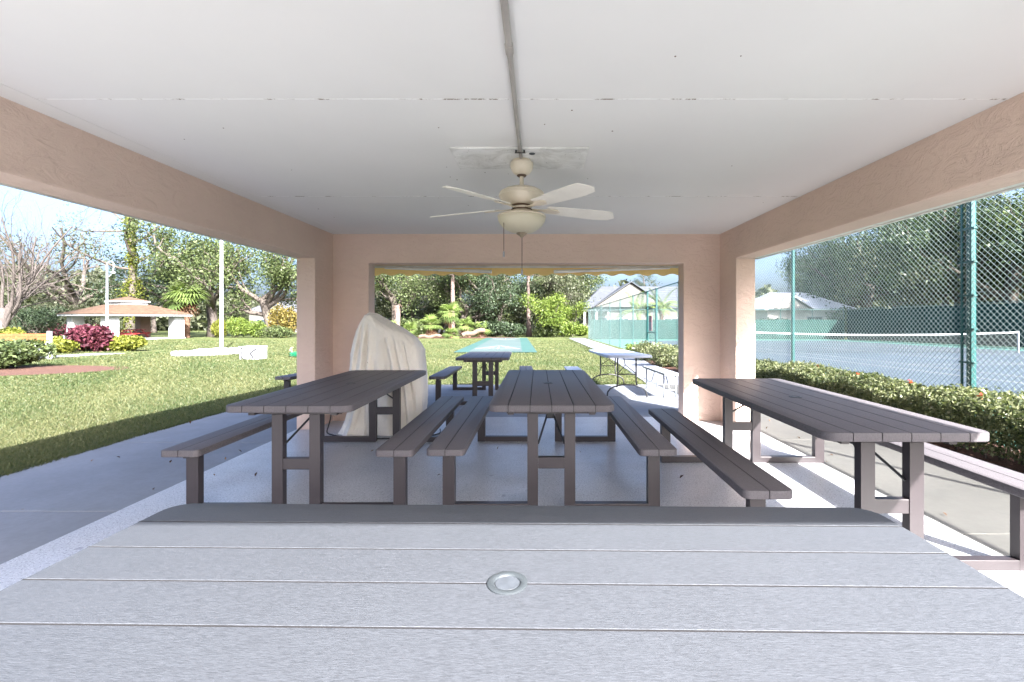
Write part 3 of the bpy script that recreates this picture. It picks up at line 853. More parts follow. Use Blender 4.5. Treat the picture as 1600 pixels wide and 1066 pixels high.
# ---------------------------------------------------------------- covered grill
def grill_cover():
    r = thing('covered_grill', 'tall grill under a stained cream fabric cover, in the far left corner', 'covered grill', (-1.74, 5.36, 0))
    nt, ns, nk = 320, 48, 16
    rng = random.Random(5)
    ph = [rng.uniform(0, 6.28) for _ in range(6)]
    XS = [-0.46, -0.40, -0.34, -0.26, -0.19, -0.13, 0.02, 0.15, 0.28, 0.36, 0.41, 0.46]
    ZS = [0.62, 0.80, 1.02, 1.27, 1.372, 1.365, 1.275, 1.20, 1.10, 1.01, 0.90, 0.74]
    def top(x, y):
        return float(np.interp(x, XS, ZS)) - 0.45*abs(y+0.02)**1.5
    def ridge(v): return 1 - abs(math.sin(v))**0.55*1.6
    PLEATS = [(-0.36, -0.22, 0.030, 0.050, 0.0, 0.9), (-0.20, -0.15, 0.028, 0.065, 0.0, 0.86), (-0.07, -0.11, 0.026, 0.045, 0.0, 0.6), (0.05, 0.03, 0.022, 0.095, 0.45, 0.92), (0.16, 0.02, 0.030, 0.060, 0.0, 0.8), (0.27, 0.10, 0.028, 0.055, 0.0, 0.85), (0.36, 0.22, 0.024, 0.040, 0.1, 0.9)]
    V = []
    for k in range(ns+1):
        f = k/ns
        for i in range(nt):
            t = 2*PI*i/nt; c, s = math.cos(t), math.sin(t)
            e = 0.55
            x0 = 0.405*math.copysign(abs(c)**e, c); y0 = 0.25*math.copysign(abs(s)**e, s)
            zt = top(x0*0.93, y0*0.93) - 0.05
            z = zt*f
            fold = 0.8*ridge(3.5*t+ph[0]+1.0*f) + 0.6*ridge(6*t+ph[1]-1.2*f)
            k2 = 1 + (0.012 + 0.045*(1-f)**0.9)*fold
            cr = 0.0                                         # pleats hang from the peak and fan out towards the hem
            if s < 0.15:
                for xb, xp, wd, dp, fa, fb in PLEATS:
                    g = max(0.0, 1-f); xv = xp + (xb-xp)*g**0.75
                    env = min(1, max(0, (f-fa)/0.12 + 1))*min(1, max(0, (fb-f)/0.12 + 1))
                    u = (x0-xv)/(wd*(0.5+0.7*g))
                    cr += 0.62*dp*env*(math.exp(-u*u) - 0.45*math.exp(-((u-2.0)**2)) - 0.45*math.exp(-((u+2.0)**2)))
            # hem swings out at the left front corner
            fl = max(0, 1-f/0.30)**1.5
            X = x0*k2 - 0.10*fl*(1 if c < -0.3 else 0) ; Y = y0*k2 + cr - 0.06*fl*(1 if (s < 0 and c < -0.2) else 0.2)
            # slack: belly in the middle
            b = 1 + 0.07*math.sin(PI*min(1, f*1.05))**1.5
            V.append((X*b, Y*b, 0.004 + z))
    for k in range(1, nk+1):
        q = 1 - k/nk
        for i in range(nt):
            t = 2*PI*i/nt; c, s = math.cos(t), math.sin(t); e = 0.55
            x0 = 0.405*math.copysign(abs(c)**e, c); y0 = 0.25*math.copysign(abs(s)**e, s)
            x = x0*q*0.99 + 0*(1-q); y = y0*q
            rim = max(0, (q-0.8)/0.2)**2
            rdg = 0.012*ridge(4*t+ph[0])*q + 0.010*math.sin(9*t+ph[3])*q
            x -= 0.06*(1-q)
            V.append((x, y, top(x*0.93, y*0.93) - 0.045*rim + rdg))
    rows = ns + nk + 1
    F = [(a*nt+i, a*nt+(i+1) % nt, (a+1)*nt+(i+1) % nt, (a+1)*nt+i) for a in range(rows-1) for i in range(nt)]
    m = MB(); m.v = V; m.f = F
    m.build('fabric_cover', M['cover_fabric'], r, smooth=True)
    return r
gc = grill_cover()
m = MB()
pts = [(-2.52, 5.60, 0.30), (-2.50, 5.55, 0.12), (-2.47, 5.42, 0.03), (-2.40, 5.24, 0.008), (-2.28, 5.12, 0.008), (-2.05, 5.0, 0.008), (-1.8, 4.96, 0.008), (-1.5, 5.0, 0.008), (-1.25, 5.06, 0.008), (-1.12, 5.2, 0.008), (-1.15, 5.4, 0.008)]
def smooth_path(pts, n=6):
    P = [Vector(p) for p in pts]; out = []
    for i in range(len(P)-1):
        p0, p1, p2, p3 = P[max(i-1,0)], P[i], P[i+1], P[min(i+2, len(P)-1)]
        for k in range(n):
            t = k/n
            out.append(0.5*((2*p1)+(p2-p0)*t+(2*p0-5*p1+4*p2-p3)*t*t+(3*p1-p0-3*p2+p3)*t**3))
    return out + [P[-1]]
m.tube(smooth_path(pts), 0.008, 8)
tag(m.build('power_cable', M['cable_black'], smooth=True), 'black cable lying on the floor around the covered grill', 'cable')
# ---------------------------------------------------------------- fences of the tennis court
FX = 4.62
posts = [-1.6, 1.6, 4.97, 8.45, 11.9, 15.33, 18.2, 19.71, 22.7, 26.3, 30.1, 34.3, 38.5, 42.6]
FT = 2.64
def ftop(y): return gz(y)-0.11+2.80
def mesh_panel(u0, u1, z0, z1, step, w, to3, gap=0.004):
    """chain link: two sets of slanting wires clipped to the bay; to3(u, z, d) maps to space"""
    m = MB(); H = z1-z0; Wd = u1-u0
    for sgn in (1, -1):
        c = -H if sgn == 1 else 0.0
        c = math.floor(c/step)*step
        while c < Wd + (H if sgn == -1 else 0):
            # u = u0 + c + sgn*(z-z0)
            ta, tb = 0.0, H
            if sgn == 1: ta = max(ta, -c); tb = min(tb, Wd-c)
            else: ta = max(ta, c-Wd); tb = min(tb, c)
            if tb - ta > 0.01:
                p = Vector(to3(u0+c+sgn*ta, z0+ta, gap*sgn)); q = Vector(to3(u0+c+sgn*tb, z0+tb, gap*sgn))
                m.tube([p, q], w, 4, cap=False)
            c += step
    return m
f = thing('chain_link_fence', 'tall green chain-link fence between the hedge and the tennis court, with gate', 'fence', (FX, 20.5, gz(20.5)-0.11))
fo = Vector((-FX, -20.5, -gz(20.5)+0.11))
def near_to3(y, z, d): return (FX+d, y, gz(y)-0.11+z)
for i, y in enumerate(posts):
    big = i == 2
    m = MB(); zb = gz(y)-0.2; rr = 0.040 if big else (0.042 if y in (18.2, 19.71) else 0.030)
    m.tube([(FX+0.05, y, zb), (FX+0.05, y, ftop(y)+0.02)], rr, 12)
    m.lathe([(rr, 0), (rr*0.8, 0.025), (0.0, 0.04)], 12, (FX+0.05, y, ftop(y)+0.02))
    p = m.build('post', M['teal_metal'], f, fo, smooth='auto')
    if i <= 4:
        m = MB(); z = 0.22
        while z < 2.75:
            m.tube([(FX+0.05+(rr+0.006)*math.cos(a), y+(rr+0.006)*math.sin(a), gz(y)-0.11+z) for a in [2*PI*k/10 for k in range(10)]], 0.008 if big else 0.005, 5, closed=True)
            if big: m.box(FX-0.006, FX+0.03, y-rr-0.05, y+rr+0.05, gz(y)-0.11+z-0.009, gz(y)-0.11+z+0.009)
            z += 0.36 if big else 0.30
        stuff(m.build('tie_band', M['teal_metal'], p))
        if big:
            for s in (1, -1):
                m = MB(); m.box(FX-0.008, FX+0.008, y+s*(rr+0.014)-0.010, y+s*(rr+0.014)+0.010, gz(y)-0.06, ftop(y)-0.05); m.build('tension_bar', M['teal_metal'], p)
for i, (a, b) in enumerate(zip(posts, posts[1:])):
    if a == 18.2:
        mp = mesh_panel(a, b, 2.15, 2.74, 0.064, 0.0013, near_to3)
    else:
        mp = mesh_panel(a, b, 0.04, 2.76, 0.064, 0.0023 if a < 11 else 0.0013, near_to3)
    o = mp.build('mesh_panel', M['wire'], f, fo, smooth=True); stuff(o)
    m = MB(); m.tube([(FX+0.04, a, ftop(a)), (FX+0.04, b, ftop(b))], 0.021, 8); m.build('top_rail', M['teal_metal'], f, fo, smooth='auto')
    if a != 18.2:
        m = MB(); m.tube([(FX+0.005, a, gz(a)-0.055), (FX+0.005, b, gz(b)-0.055)], 0.004, 5); m.build('bottom_wire', M['teal_metal'], f, fo)
gp = MB(); gp.tube([(FX+0.045, 18.2, gz(18.2)+2.04), (FX+0.045, 19.71, gz(19.71)+2.04)], 0.022, 8)
gp.build('gate_header', M['teal_metal'], f, fo, smooth='auto')
g = MB(); y0, y1 = 18.36, 19.58; z0, z1 = gz(19)-0.02, gz(19)+1.92
for p, q in (((y0,z0),(y0,z1)), ((y1,z0),(y1,z1)), ((y0,z0),(y1,z0)), ((y0,z1),(y1,z1)), ((y0,z0+0.98),(y1,z0+0.98))):
    g.tube([(FX+0.045, p[0], p[1]), (FX+0.045, q[0], q[1])], 0.021, 8)
gate = g.build('gate', M['teal_metal'], f, fo, smooth='auto')
def gate_to3(y, z, d): return (FX+0.045+d, y, z0+z)
stuff(mesh_panel(y0, y1, 0.0, 1.94, 0.064, 0.0013, gate_to3).build('mesh_panel', M['wire'], gate, smooth=True))
m = MB(); m.bbox(FX+0.085, FX+0.11, y1-0.04, y1+0.10, z0+0.9, z0+1.0, 0.004); m.build('latch', M['rod_black'], gate)
m = MB(); m.bbox(-0.012, 0.0, -0.26, 0.26, 0.0, 0.62, 0.003)
sg = tag(m.build('notice_sign', M['sign_pink'], None, (FX+0.012, 19.0, gz(19)+1.02)), 'small pinkish notice sign hung on the gate of the tennis court', 'sign')
m = MB(); m.box(-0.0135, -0.0115, -0.23, 0.23, 0.05, 0.36); m.build('lower_panel', M['sign_grey'], sg)

def court_fence(label, along, fixed, u0, u1, n, loc, screen_z, name='windscreen_fence'):
    f = thing(name, label, 'fence', loc)
    o = -Vector(loc)
    def to3(u, z, d):
        x, y = (u, fixed+d) if along == 'x' else (fixed+d, u)
        return (x, y, gz(y)-0.11+z)
    us = [u0+(u1-u0)*k/n for k in range(n+1)]
    for u in us:
        m = MB(); m.tube([to3(u, -0.1, 0.06), to3(u, 2.82, 0.06)], 0.032, 8); m.build('post', M['teal_metal'], f, o, smooth='auto')
    for a, b in zip(us, us[1:]):
        m = MB(); m.tube([to3(a, 2.78, 0.05), to3(b, 2.78, 0.05)], 0.022, 6); m.build('top_rail', M['teal_metal'], f, o, smooth='auto')
        stuff(mesh_panel(a, b, 0.04, 2.76, 0.14, 0.0024, to3).build('mesh_panel', M['wire'], f, o))
        m = MB(); k = 8
        rnd = random.Random(int(a*10))
        V = []
        for i in range(k+1):
            u = a + (b-a)*i/k
            bul = 0.03*math.sin(PI*i/k)*rnd.uniform(0.5, 1.3)
            V += [to3(u, 0.03, -0.03), to3(u, screen_z*0.5, -0.03-bul), to3(u, screen_z-0.03*math.sin(PI*i/k), -0.03)]
        m.add(V, [(i*3+j, i*3+j+1, (i+1)*3+j+1, (i+1)*3+j) for i in range(k) for j in range(2)])
        m.build('windscreen_sheet', M['windscreen'], f, o, smooth=True)
    return f
court_fence('far end fence of the tennis court with green windscreen on its lower half', 'x', 42.9, FX+0.2, 28.5, 8, (16, 42.9, gz(42.9)-0.11), 1.85)
court_fence('long fence with full green windscreen along the far side of the tennis court', 'y', 28.6, -1.4, 42.6, 14, (28.6, 20, gz(20)-0.11), 2.70)

# tennis net
nt = thing('tennis_net', 'black tennis net with a white top band stretched across the court', 'tennis net', (16.9, NYC, gz(NYC)-0.11))
def nz(x): return 0.92 + 0.13*(x/6.4)**2
m = MB(); N = 24
for i in range(N):
    a, b = -6.4+12.8*i/N, -6.4+12.8*(i+1)/N
    m.add([(a,-0.012,nz(a)-0.075),(b,-0.012,nz(b)-0.075),(b,-0.012,nz(b)),(a,-0.012,nz(a)),(a,0.012,nz(a)-0.075),(b,0.012,nz(b)-0.075),(b,0.012,nz(b)),(a,0.012,nz(a))], [(0,1,2,3),(7,6,5,4),(3,2,6,7),(0,4,5,1)])
m.build('net_band', M['white_paint'], nt)
m = MB()
for i in range(142):
    x = -6.4+12.8*i/141; m.box(x-0.003, x+0.003, -0.002, 0.002, 0.03, nz(x)-0.07)
for k in range(15):
    z = 0.03+0.058*k; m.box(-6.4, 6.4, -0.0055, -0.0025, z-0.003, z+0.003)
stuff(m.build('netting', M['net_black'], nt))
for s in (1, -1):
    m = MB(); m.tube([(s*6.43,0,0),(s*6.43,0,1.08)], 0.045, 12); m.build('net_post', M['lamp_grey'], nt, smooth='auto')

# ---------------------------------------------------------------- flag pole, box, hose, lamp, bench, statue
z = gz(22)
fpo = thing('flagpole', 'tall white pole rising from a bed of white stones on the left lawn', 'pole', (-15.12, 22.0, z-0.03))
m = MB(); m.tube([(0,0,0),(0,0,4),(0,0,9.5)], [0.082, 0.075, 0.05], 16); m.build('shaft', M['white_paint'], fpo, smooth='auto')
m = MB(); m.lathe([(0.20,0.0),(0.20,0.10),(0.13,0.16),(0.10,0.17)], 16); m.build('base_collar', M['white_paint'], fpo, smooth='auto')
rng = np.random.default_rng(8)
def stone_bed(cx, cy, rx, ry, n):
    m = MB(); rd = random.Random(3)
    for k in range(n):
        a = rd.uniform(0, 2*PI); q = math.sqrt(rd.random()); q = 1.0 if k < n*0.35 else q
        x, y = cx+rx*q*math.cos(a), cy+ry*q*math.sin(a)
        s = rd.uniform(0.09, 0.19); h = s*rd.uniform(0.6, 0.95) + 0.10*(1-q)
        prof = [(s, -0.03), (s*1.05, h*0.45), (s*0.75, h*0.9), (0.0, h)]
        b0 = len(m.v); m.lathe(prof, 7, (0, 0, 0))
        sx, sy, t = rd.uniform(0.8, 1.35), rd.uniform(0.75, 1.1), rd.uniform(0, PI)
        for i in range(b0, len(m.v)):
            vx, vy, vz = m.v[i]; j = 1+rd.uniform(-0.14, 0.14)
            ux, uy = vx*sx*j, vy*sy*j
            m.v[i] = (x+ux*math.cos(t)-uy*math.sin(t), y+ux*math.sin(t)+uy*math.cos(t), gz(y)+vz)
    return m
o = stone_bed(-14.55, 20.9, 1.25, 1.9, 260).build('white_stones', M['white_stone'], smooth=True)
tag(o, 'low bed of white stones around the foot of the white pole', 'stones', None, 'stuff')

bx = thing('storage_box', 'white box with black mark on its front, on the lawn by the white stones', 'box', (-10.72, 17.35, gz(17.35)-0.02), R(-3))
m = MB(); m.bbox(-0.27, 0.37, -0.24, 0.24, 0.0, 0.44, 0.01); m.build('box_body', M['white_plastic'], bx)
m = MB(); m.bbox(-0.40, 0.385, -0.26, 0.26, 0.442, 0.49, 0.012); m.build('lid', M['white_plastic'], bx)
m = MB(); m.obox((0.16, -0.243, 0.06), (0.02, -0.243, 0.26), 0.012, 0.06); m.obox((0.02, -0.2445, 0.22), (0.28, -0.2445, 0.41), 0.012, 0.055); m.build('black_mark', M['mark_black'], bx)
m = MB(); m.bbox(-0.38, -0.345, -0.22, 0.22, 0.0, 0.44, 0.006); m.build('end_panel', M['white_plastic'], bx)
m = MB(); m.tube(smooth_path([(-0.30,-0.20,0.40),(-0.31,-0.22,0.25),(-0.27,-0.26,0.12),(-0.18,-0.29,0.03),(-0.05,-0.32,0.015)]), 0.014, 8); m.build('hose_end', M['mark_black'], bx, smooth=True)

hs = thing('garden_hose', 'coil of bright green hose lying on the lawn right of the white box', 'hose', (-9.35, 18.6, gz(18.6)))
m = MB(); P = []
rd = random.Random(4)
for k in range(120):
    a = k*0.35; q = 0.42+0.10*math.sin(k*0.21)+rd.uniform(-0.02, 0.02)
    P.append((q*1.25*math.cos(a), q*math.sin(a), 0.03+0.0012*k))
m.tube(P, 0.016, 6); m.build('coil', M['hose_green'], hs, smooth=True)
sp = thing('water_spigot', 'small metal spigot standing in the lawn beside the green hose', 'spigot', (-10.0, 18.7, gz(18.7)-0.02))
m = MB(); m.tube([(0,0,0),(0,0,0.34)], 0.028, 8); m.build('riser', M['brass'], sp, smooth='auto')
m = MB(); m.tube([(0,0,0.31),(0.0,-0.10,0.31),(0.0,-0.13,0.25)], 0.022, 8); m.tube([(-0.07,0,0.37),(0.07,0,0.37)], 0.018, 6); m.tube([(0,0,0.33),(0,0,0.37)], 0.012, 6); m.build('tap', M['brass'], sp, smooth='auto')

lp = thing('lamp_post', 'slim grey lamp post with a curled top before the gazebo', 'lamp post', (-26.2, 28.0, gz(28)-0.03))
m = MB(); m.tube([(0,0,0),(0,0,0.6),(0,0,4.95)], [0.10,0.075,0.055], 12); m.build('pole', M['lamp_grey'], lp, smooth='auto')
m = MB(); m.tube(smooth_path([(0,0,4.7),(0.02,0,5.02),(0.20,0,5.15),(0.40,0,5.0),(0.36,0,4.55),(0.22,0,4.3),(0.06,0,4.2)]), 0.035, 8); m.build('curled_arm', M['lamp_grey'], lp, smooth=True)
m = MB(); m.lathe([(0.02,0.06),(0.10,0.0),(0.12,-0.10),(0.05,-0.14),(0.0,-0.14)], 14, (0.38,0,4.52)); m.build('lamp_head', M['lamp_grey'], lp, smooth='auto')

wb = thing('garden_bench', 'orange wooden garden bench with white end frames behind the left shrub', 'bench', (-19.6, 17.2, gz(17.2)-0.03), R(4))
for k, zz in enumerate((0.72, 0.85)):
    m = MB(); m.bbox(-1.4, 1.22, -0.02, 0.02, zz, zz+0.12, 0.006); m.build('back_board', M['wood_orange'], wb)
for k in range(3):
    m = MB(); m.bbox(-1.4, 1.22, -0.16-0.15*k, -0.04-0.15*k, 0.42, 0.45, 0.006); m.build('seat_board', M['wood_orange'], wb)
for x in (-1.35, 1.27):
    m = MB(); m.box(x-0.05, x+0.05, -0.05, 0.05, 0, 1.06); m.box(x-0.05, x+0.05, -0.49, -0.42, 0, 0.62); m.box(x-0.05, x+0.05, -0.42, -0.05, 0.36, 0.42); m.box(x-0.05, x+0.05, -0.42, -0.05, 0.56, 0.62); m.build('end_frame', M['white_paint'], wb)

ch = thing('garden_chair', 'white garden chair standing beside the purple bush', 'chair', (-30.9, 30.5, gz(30.5)-0.03), R(35))
m = MB(); m.bbox(-0.28, 0.28, -0.28, 0.28, 0.40, 0.45, 0.01); m.build('seat', M['white_plastic'], ch)
m = MB(); m.prism([(-0.28,0.22),(0.28,0.22),(0.28,0.28),(-0.28,0.28)], 0.46, 1.0, 0.02); m.build('backrest', M['white_plastic'], ch)
for sx in (1, -1):
    for sy in (1, -1):
        m = MB(); m.tube([(sx*0.25,sy*0.25,0.40),(sx*0.30,sy*0.30,0)], 0.03, 6); m.build('leg', M['white_plastic'], ch)
    m = MB(); m.box(sx*0.30-0.03, sx*0.30+0.03, -0.28, 0.26, 0.62, 0.66); m.box(sx*0.30-0.025, sx*0.30+0.025, -0.28, -0.22, 0.4, 0.62); m.build('armrest', M['white_plastic'], ch)

# ---------------------------------------------------------------- gazebo
def gazebo():
    cx, cy = -36.7, 41.2; a = R(68.7); s = 6.7
    g = thing('gazebo', 'open gazebo with terracotta hip roof and white columns across the left lawn', 'gazebo', (cx, cy, gz(cy)-0.03), a)
    h = s/2
    m = MB(); m.bbox(-h+0.35, h-0.35, -h+0.35, h-0.35, 0.0, 0.10, 0.02); m.build('floor_slab', M['concrete_base'], g)
    EZ2 = 2.05
    for sx in (1, -1):
        for sy in (1, -1):
            x, y = sx*(h-0.85), sy*(h-0.85)
            m = MB(); m.bbox(x-0.42, x+0.42, y-0.42, y+0.42, 0.10, EZ2+0.02, 0.02); m.build('column', M['pink_column'] if (sx > 0 and sy > 0) else M['white_paint'], g)
    for (x0,x1,y0,y1) in ((-h,h,-h,-h+0.05),(-h,h,h-0.05,h),(-h,-h+0.05,-h+0.05,h-0.05),(h-0.05,h,-h+0.05,h-0.05)):
        m = MB(); m.bbox(x0,x1,y0,y1,EZ2,EZ2+0.17,0.005); m.build('fascia', M['white_paint'], g)
    m = MB(); m.box(-h+0.05,h-0.05,-h+0.05,h-0.05,EZ2+0.05,EZ2+0.08); m.build('soffit', M['white_paint'], g)
    m = MB(); z0, z1, q = EZ2+0.172, EZ2+1.02, 1.15; e = h+0.06
    # shingle courses step up the four slopes
    nc = 12
    for k in range(nc):
        f0, f1 = k/nc, (k+1)/nc
        a0, a1 = e+(q-e)*f0, e+(q-e)*f1
        zz0, zz1 = z0+(z1-z0)*f0+0.018, z0+(z1-z0)*f1
        m.add([(-a0,-a0,zz0),(a0,-a0,zz0),(a0,a0,zz0),(-a0,a0,zz0),(-a1,-a1,zz1),(a1,-a1,zz1),(a1,a1,zz1),(-a1,a1,zz1),
               (-a0,-a0,zz0-0.018),(a0,-a0,zz0-0.018),(a0,a0,zz0-0.018),(-a0,a0,zz0-0.018)],
              [(0,1,5,4),(1,2,6,5),(2,3,7,6),(3,0,4,7),(8,9,1,0),(9,10,2,1),(10,11,3,2),(11,8,0,3)])
    m.add([(-q,-q,z1),(q,-q,z1),(q,q,z1),(-q,q,z1)], [(0,1,2,3)])
    m.build('roof', M['terracotta'], g)
    m = MB(); m.bbox(-q+0.15,q-0.15,-q+0.15,q-0.15,z1-0.05,z1+0.20,0.005); m.bbox(-q,q,-q,q,z1+0.20,z1+0.34,0.01)
    cu = m.build('cupola', M['white_paint'], g)
    m = MB(); m.add([(-q,-q,z1+0.345),(q,-q,z1+0.345),(q,q,z1+0.345),(-q,q,z1+0.345),(0,0,z1+0.74)], [(0,1,4),(1,2,4),(2,3,4),(3,0,4),(3,2,1,0)]); m.build('cupola_roof', M['terracotta'], cu)
    for lx, ly, nm in ((-0.9, -0.9, 'red picnic table under the gazebo, nearer its front column'), (1.0, 0.9, 'red picnic table deeper under the gazebo roof')):
        w = Matrix.Rotation(a, 3, 'Z') @ Vector((lx, ly, 0))
        t = thing('red_table', nm, 'picnic table', (cx+w.x, cy+w.y, gz(cy)+0.07), a+R(90))
        m = MB(); m.bbox(-0.95,0.95,-0.4,0.4,0.70,0.75,0.01); m.build('tabletop', M['red_paint'], t)
        for sy in (1,-1):
            m = MB(); m.bbox(-0.95,0.95,sy*0.72-0.14,sy*0.72+0.14,0.42,0.46,0.01); m.build('bench', M['red_paint'], t)
        for sx in (1,-1):
            m = MB(); m.obox((sx*0.7,-0.7,0),(sx*0.7,-0.2,0.70),0.05,0.09); m.obox((sx*0.7,0.7,0),(sx*0.7,0.2,0.70),0.05,0.09); m.box(sx*0.7-0.06,sx*0.7-0.026,-0.8,0.8,0.33,0.415); m.build('leg_frame', M['red_paint'], t)
gazebo()

# ---------------------------------------------------------------- houses
def house(label, x0, x1, y0, y1, ez, rz, wallm, roofm, gable=None, wins=(), axis='x', hip=0.0):
    cx, cy = (x0+x1)/2, (y0+y1)/2; zb = gz(cy)-0.05
    hs = thing('house', label, 'house', (cx, cy, zb))
    o = Vector((-cx, -cy, 0)); ez -= zb; rz -= zb
    m = MB(); m.box(x0+0.5, x1-0.5, y0+0.5, y1-0.5, 0, ez); 
    if axis == 'x' and hip == 0:
        m.add([(x0+0.5,y0+0.5,ez),(x0+0.5,y1-0.5,ez),(x0+0.5,cy,rz-0.2),(x1-0.5,y0+0.5,ez),(x1-0.5,y1-0.5,ez),(x1-0.5,cy,rz-0.2)], [(0,2,1),(3,4,5)])
    m.build('wall', M[wallm], hs, o)
    m = MB(); nc = 9; hp = hip
    for sgn in (1, -1):
        ye = y0 if sgn > 0 else y1
        for k in range(nc):
            f0, f1 = k/nc, (k+1)/nc
            ya, yb = ye+(cy-ye)*f0, ye+(cy-ye)*f1
            za, zb2 = ez+(rz-ez)*f0+0.03, ez+(rz-ez)*f1
            xa0, xa1, xb0, xb1 = x0+hp*f0, x1-hp*f0, x0+hp*f1, x1-hp*f1
            m.add([(xa0,ya,za),(xa1,ya,za),(xb1,yb,zb2),(xb0,yb,zb2),(xa0,ya,za-0.03),(xa1,ya,za-0.03)], [(0,1,2,3) if sgn > 0 else (3,2,1,0),(4,5,1,0)])
    if hp:
        for xs_, xe, xm in ((x0, x0+hp, -1), (x1, x1-hp, 1)):
            m.add([(xs_,y0,ez+0.02),(xs_,y1,ez+0.02),(xe,cy,rz)], [(0,1,2)])
    m.box(x0, x1, y0, y1, ez-0.16, ez)
    rf = m.build('roof', M[roofm], hs, o)
    if gable:
        gx, gw, gh, gd = gable
        m = MB(); m.add([(gx-gw,y0-gd,ez),(gx+gw,y0-gd,ez),(gx,y0-gd,ez+gh)], [(0,1,2)]); m.build('gable_wall', M[wallm], hs, o)
        m = MB()
        ov = 0.35
        for s in (1,-1):
            p = [(gx+s*(gw+ov), y0-gd-0.3, ez-0.10), (gx, y0-gd-0.3, ez+gh+0.12), (gx, cy, ez+gh+0.12), (gx+s*(gw+ov), cy, ez-0.10)]
            q = [(x, y, z+0.10) for x, y, z in p]
            m.add(p+q, [(0,1,2,3),(7,6,5,4),(0,4,5,1),(1,5,6,2),(2,6,7,3),(3,7,4,0)])
        m.build('gable_roof', M[roofm], rf, (0,0,0))
    for wx, w, wz0, wz1 in wins:
        m = MB(); yw = y0+0.5
        for (a, b, c, d) in ((wx-w/2-0.1, wx+w/2+0.1, wz0-0.1, wz0), (wx-w/2-0.1, wx+w/2+0.1, wz1, wz1+0.1), (wx-w/2-0.1, wx-w/2, wz0, wz1), (wx+w/2, wx+w/2+0.1, wz0, wz1), (wx-0.03, wx+0.03, wz0, wz1)):
            m.box(a, b, yw-0.06, yw-0.002, c, d)
        wf = m.build('window', M['white_paint'], hs, o)
        m = MB(); m.box(wx-w/2, wx+w/2, yw-0.025, yw-0.004, wz0, wz1); m.build('pane', M['glass_dark'], wf)
    return hs, o
h1, o1 = house('white roofed house with front gable, seen over the court fence beyond the lawn', 5.6, 25.0, 60, 72, 2.9, 6.0, 'house_wall', 'white_tile', (12.0, 4.6, 3.05, 0.4), ((8.2,1.6,0.9,2.3),(11.2,1.2,0.9,2.2),(17.5,1.8,0.9,2.2)), hip=3.5)
for x in (5.9, 7.4, 8.9):
    m = MB(); m.bbox(x-0.13, x+0.13, 58.4, 58.66, 0, 3.15, 0.01); m.build('porch_post', M['white_paint'], h1, o1)
m = MB(); m.box(5.5, 9.3, 58.2, 60.2, 3.15, 3.33); m.build('porch_roof', M['white_tile'], h1, o1)
house('white roofed house at the end of the tennis court, seen through the right opening', 25.6, 36.0, 52, 62, 2.5, 4.6, 'wall_white', 'roof_white', (28.4, 2.0, 1.25, 0.4), ((31.5,1.6,0.9,2.2),(34.0,1.4,0.9,2.2)), hip=3.0)
house('pale grey house mostly hidden behind the oaks at the back of the lawn', -31.0, -13.5, 72, 83, 2.7, 5.2, 'house_grey', 'grey_tile', None, ((-28,1.6,0.9,2.2),(-23.5,1.8,0.9,2.2),(-18.5,1.6,0.9,2.2)), hip=3.0)
house('grey roofed house behind the yellow bush near the left column', -48.5, -37.5, 76, 86, 2.6, 5.0, 'house_wall', 'grey_tile', None, ((-46,1.4,0.9,2.2),(-41.5,1.6,0.9,2.2)), hip=3.0)
house('small pale house glimpsed between trunks behind the bright green tree', -7.5, 3.0, 70, 80, 2.5, 4.6, 'house_grey', 'white_tile', None, ((-3,1.4,0.9,2.2),(0.6,1.2,0.9,2.2)), hip=2.5)
# ---------------------------------------------------------------- vegetation
def leaf_quads(C, size, rng, up=0.35, aspect=0.5, tint=None, fold=0.15):
    """rhombic leaves at centres C; returns V,F,tint"""
    n = len(C)
    d = rng.normal(size=(n,3)); d /= np.linalg.norm(d, axis=1)[:,None]
    nrm = rng.normal(size=(n,3)); nrm[:,2] += up*2.0
    nrm -= d*np.sum(nrm*d, axis=1)[:,None]; nrm /= np.linalg.norm(nrm, axis=1)[:,None]
    s = np.cross(d, nrm)
    sz = size*rng.uniform(0.65, 1.35, n)[:,None]
    V = np.empty((n,4,3))
    V[:,0] = C - d*sz*0.5
    V[:,1] = C + s*sz*aspect*0.5 + nrm*sz*fold - d*sz*0.05
    V[:,2] = C + d*sz*0.5
    V[:,3] = C - s*sz*aspect*0.5 + nrm*sz*fold - d*sz*0.05
    F = np.arange(n*4).reshape(n,4)
    if tint is None: tint = rng.uniform(0, 1, n)
    return V.reshape(-1,3), F, np.repeat(np.clip(tint, 0, 1), 4)

def leaf_mesh(name, C, size, rng, mat, up=0.35, aspect=0.5, tint=None):
    V, F, t = leaf_quads(C, size, rng, up, aspect, tint)
    return np_mesh(name, V, F, mat, t)

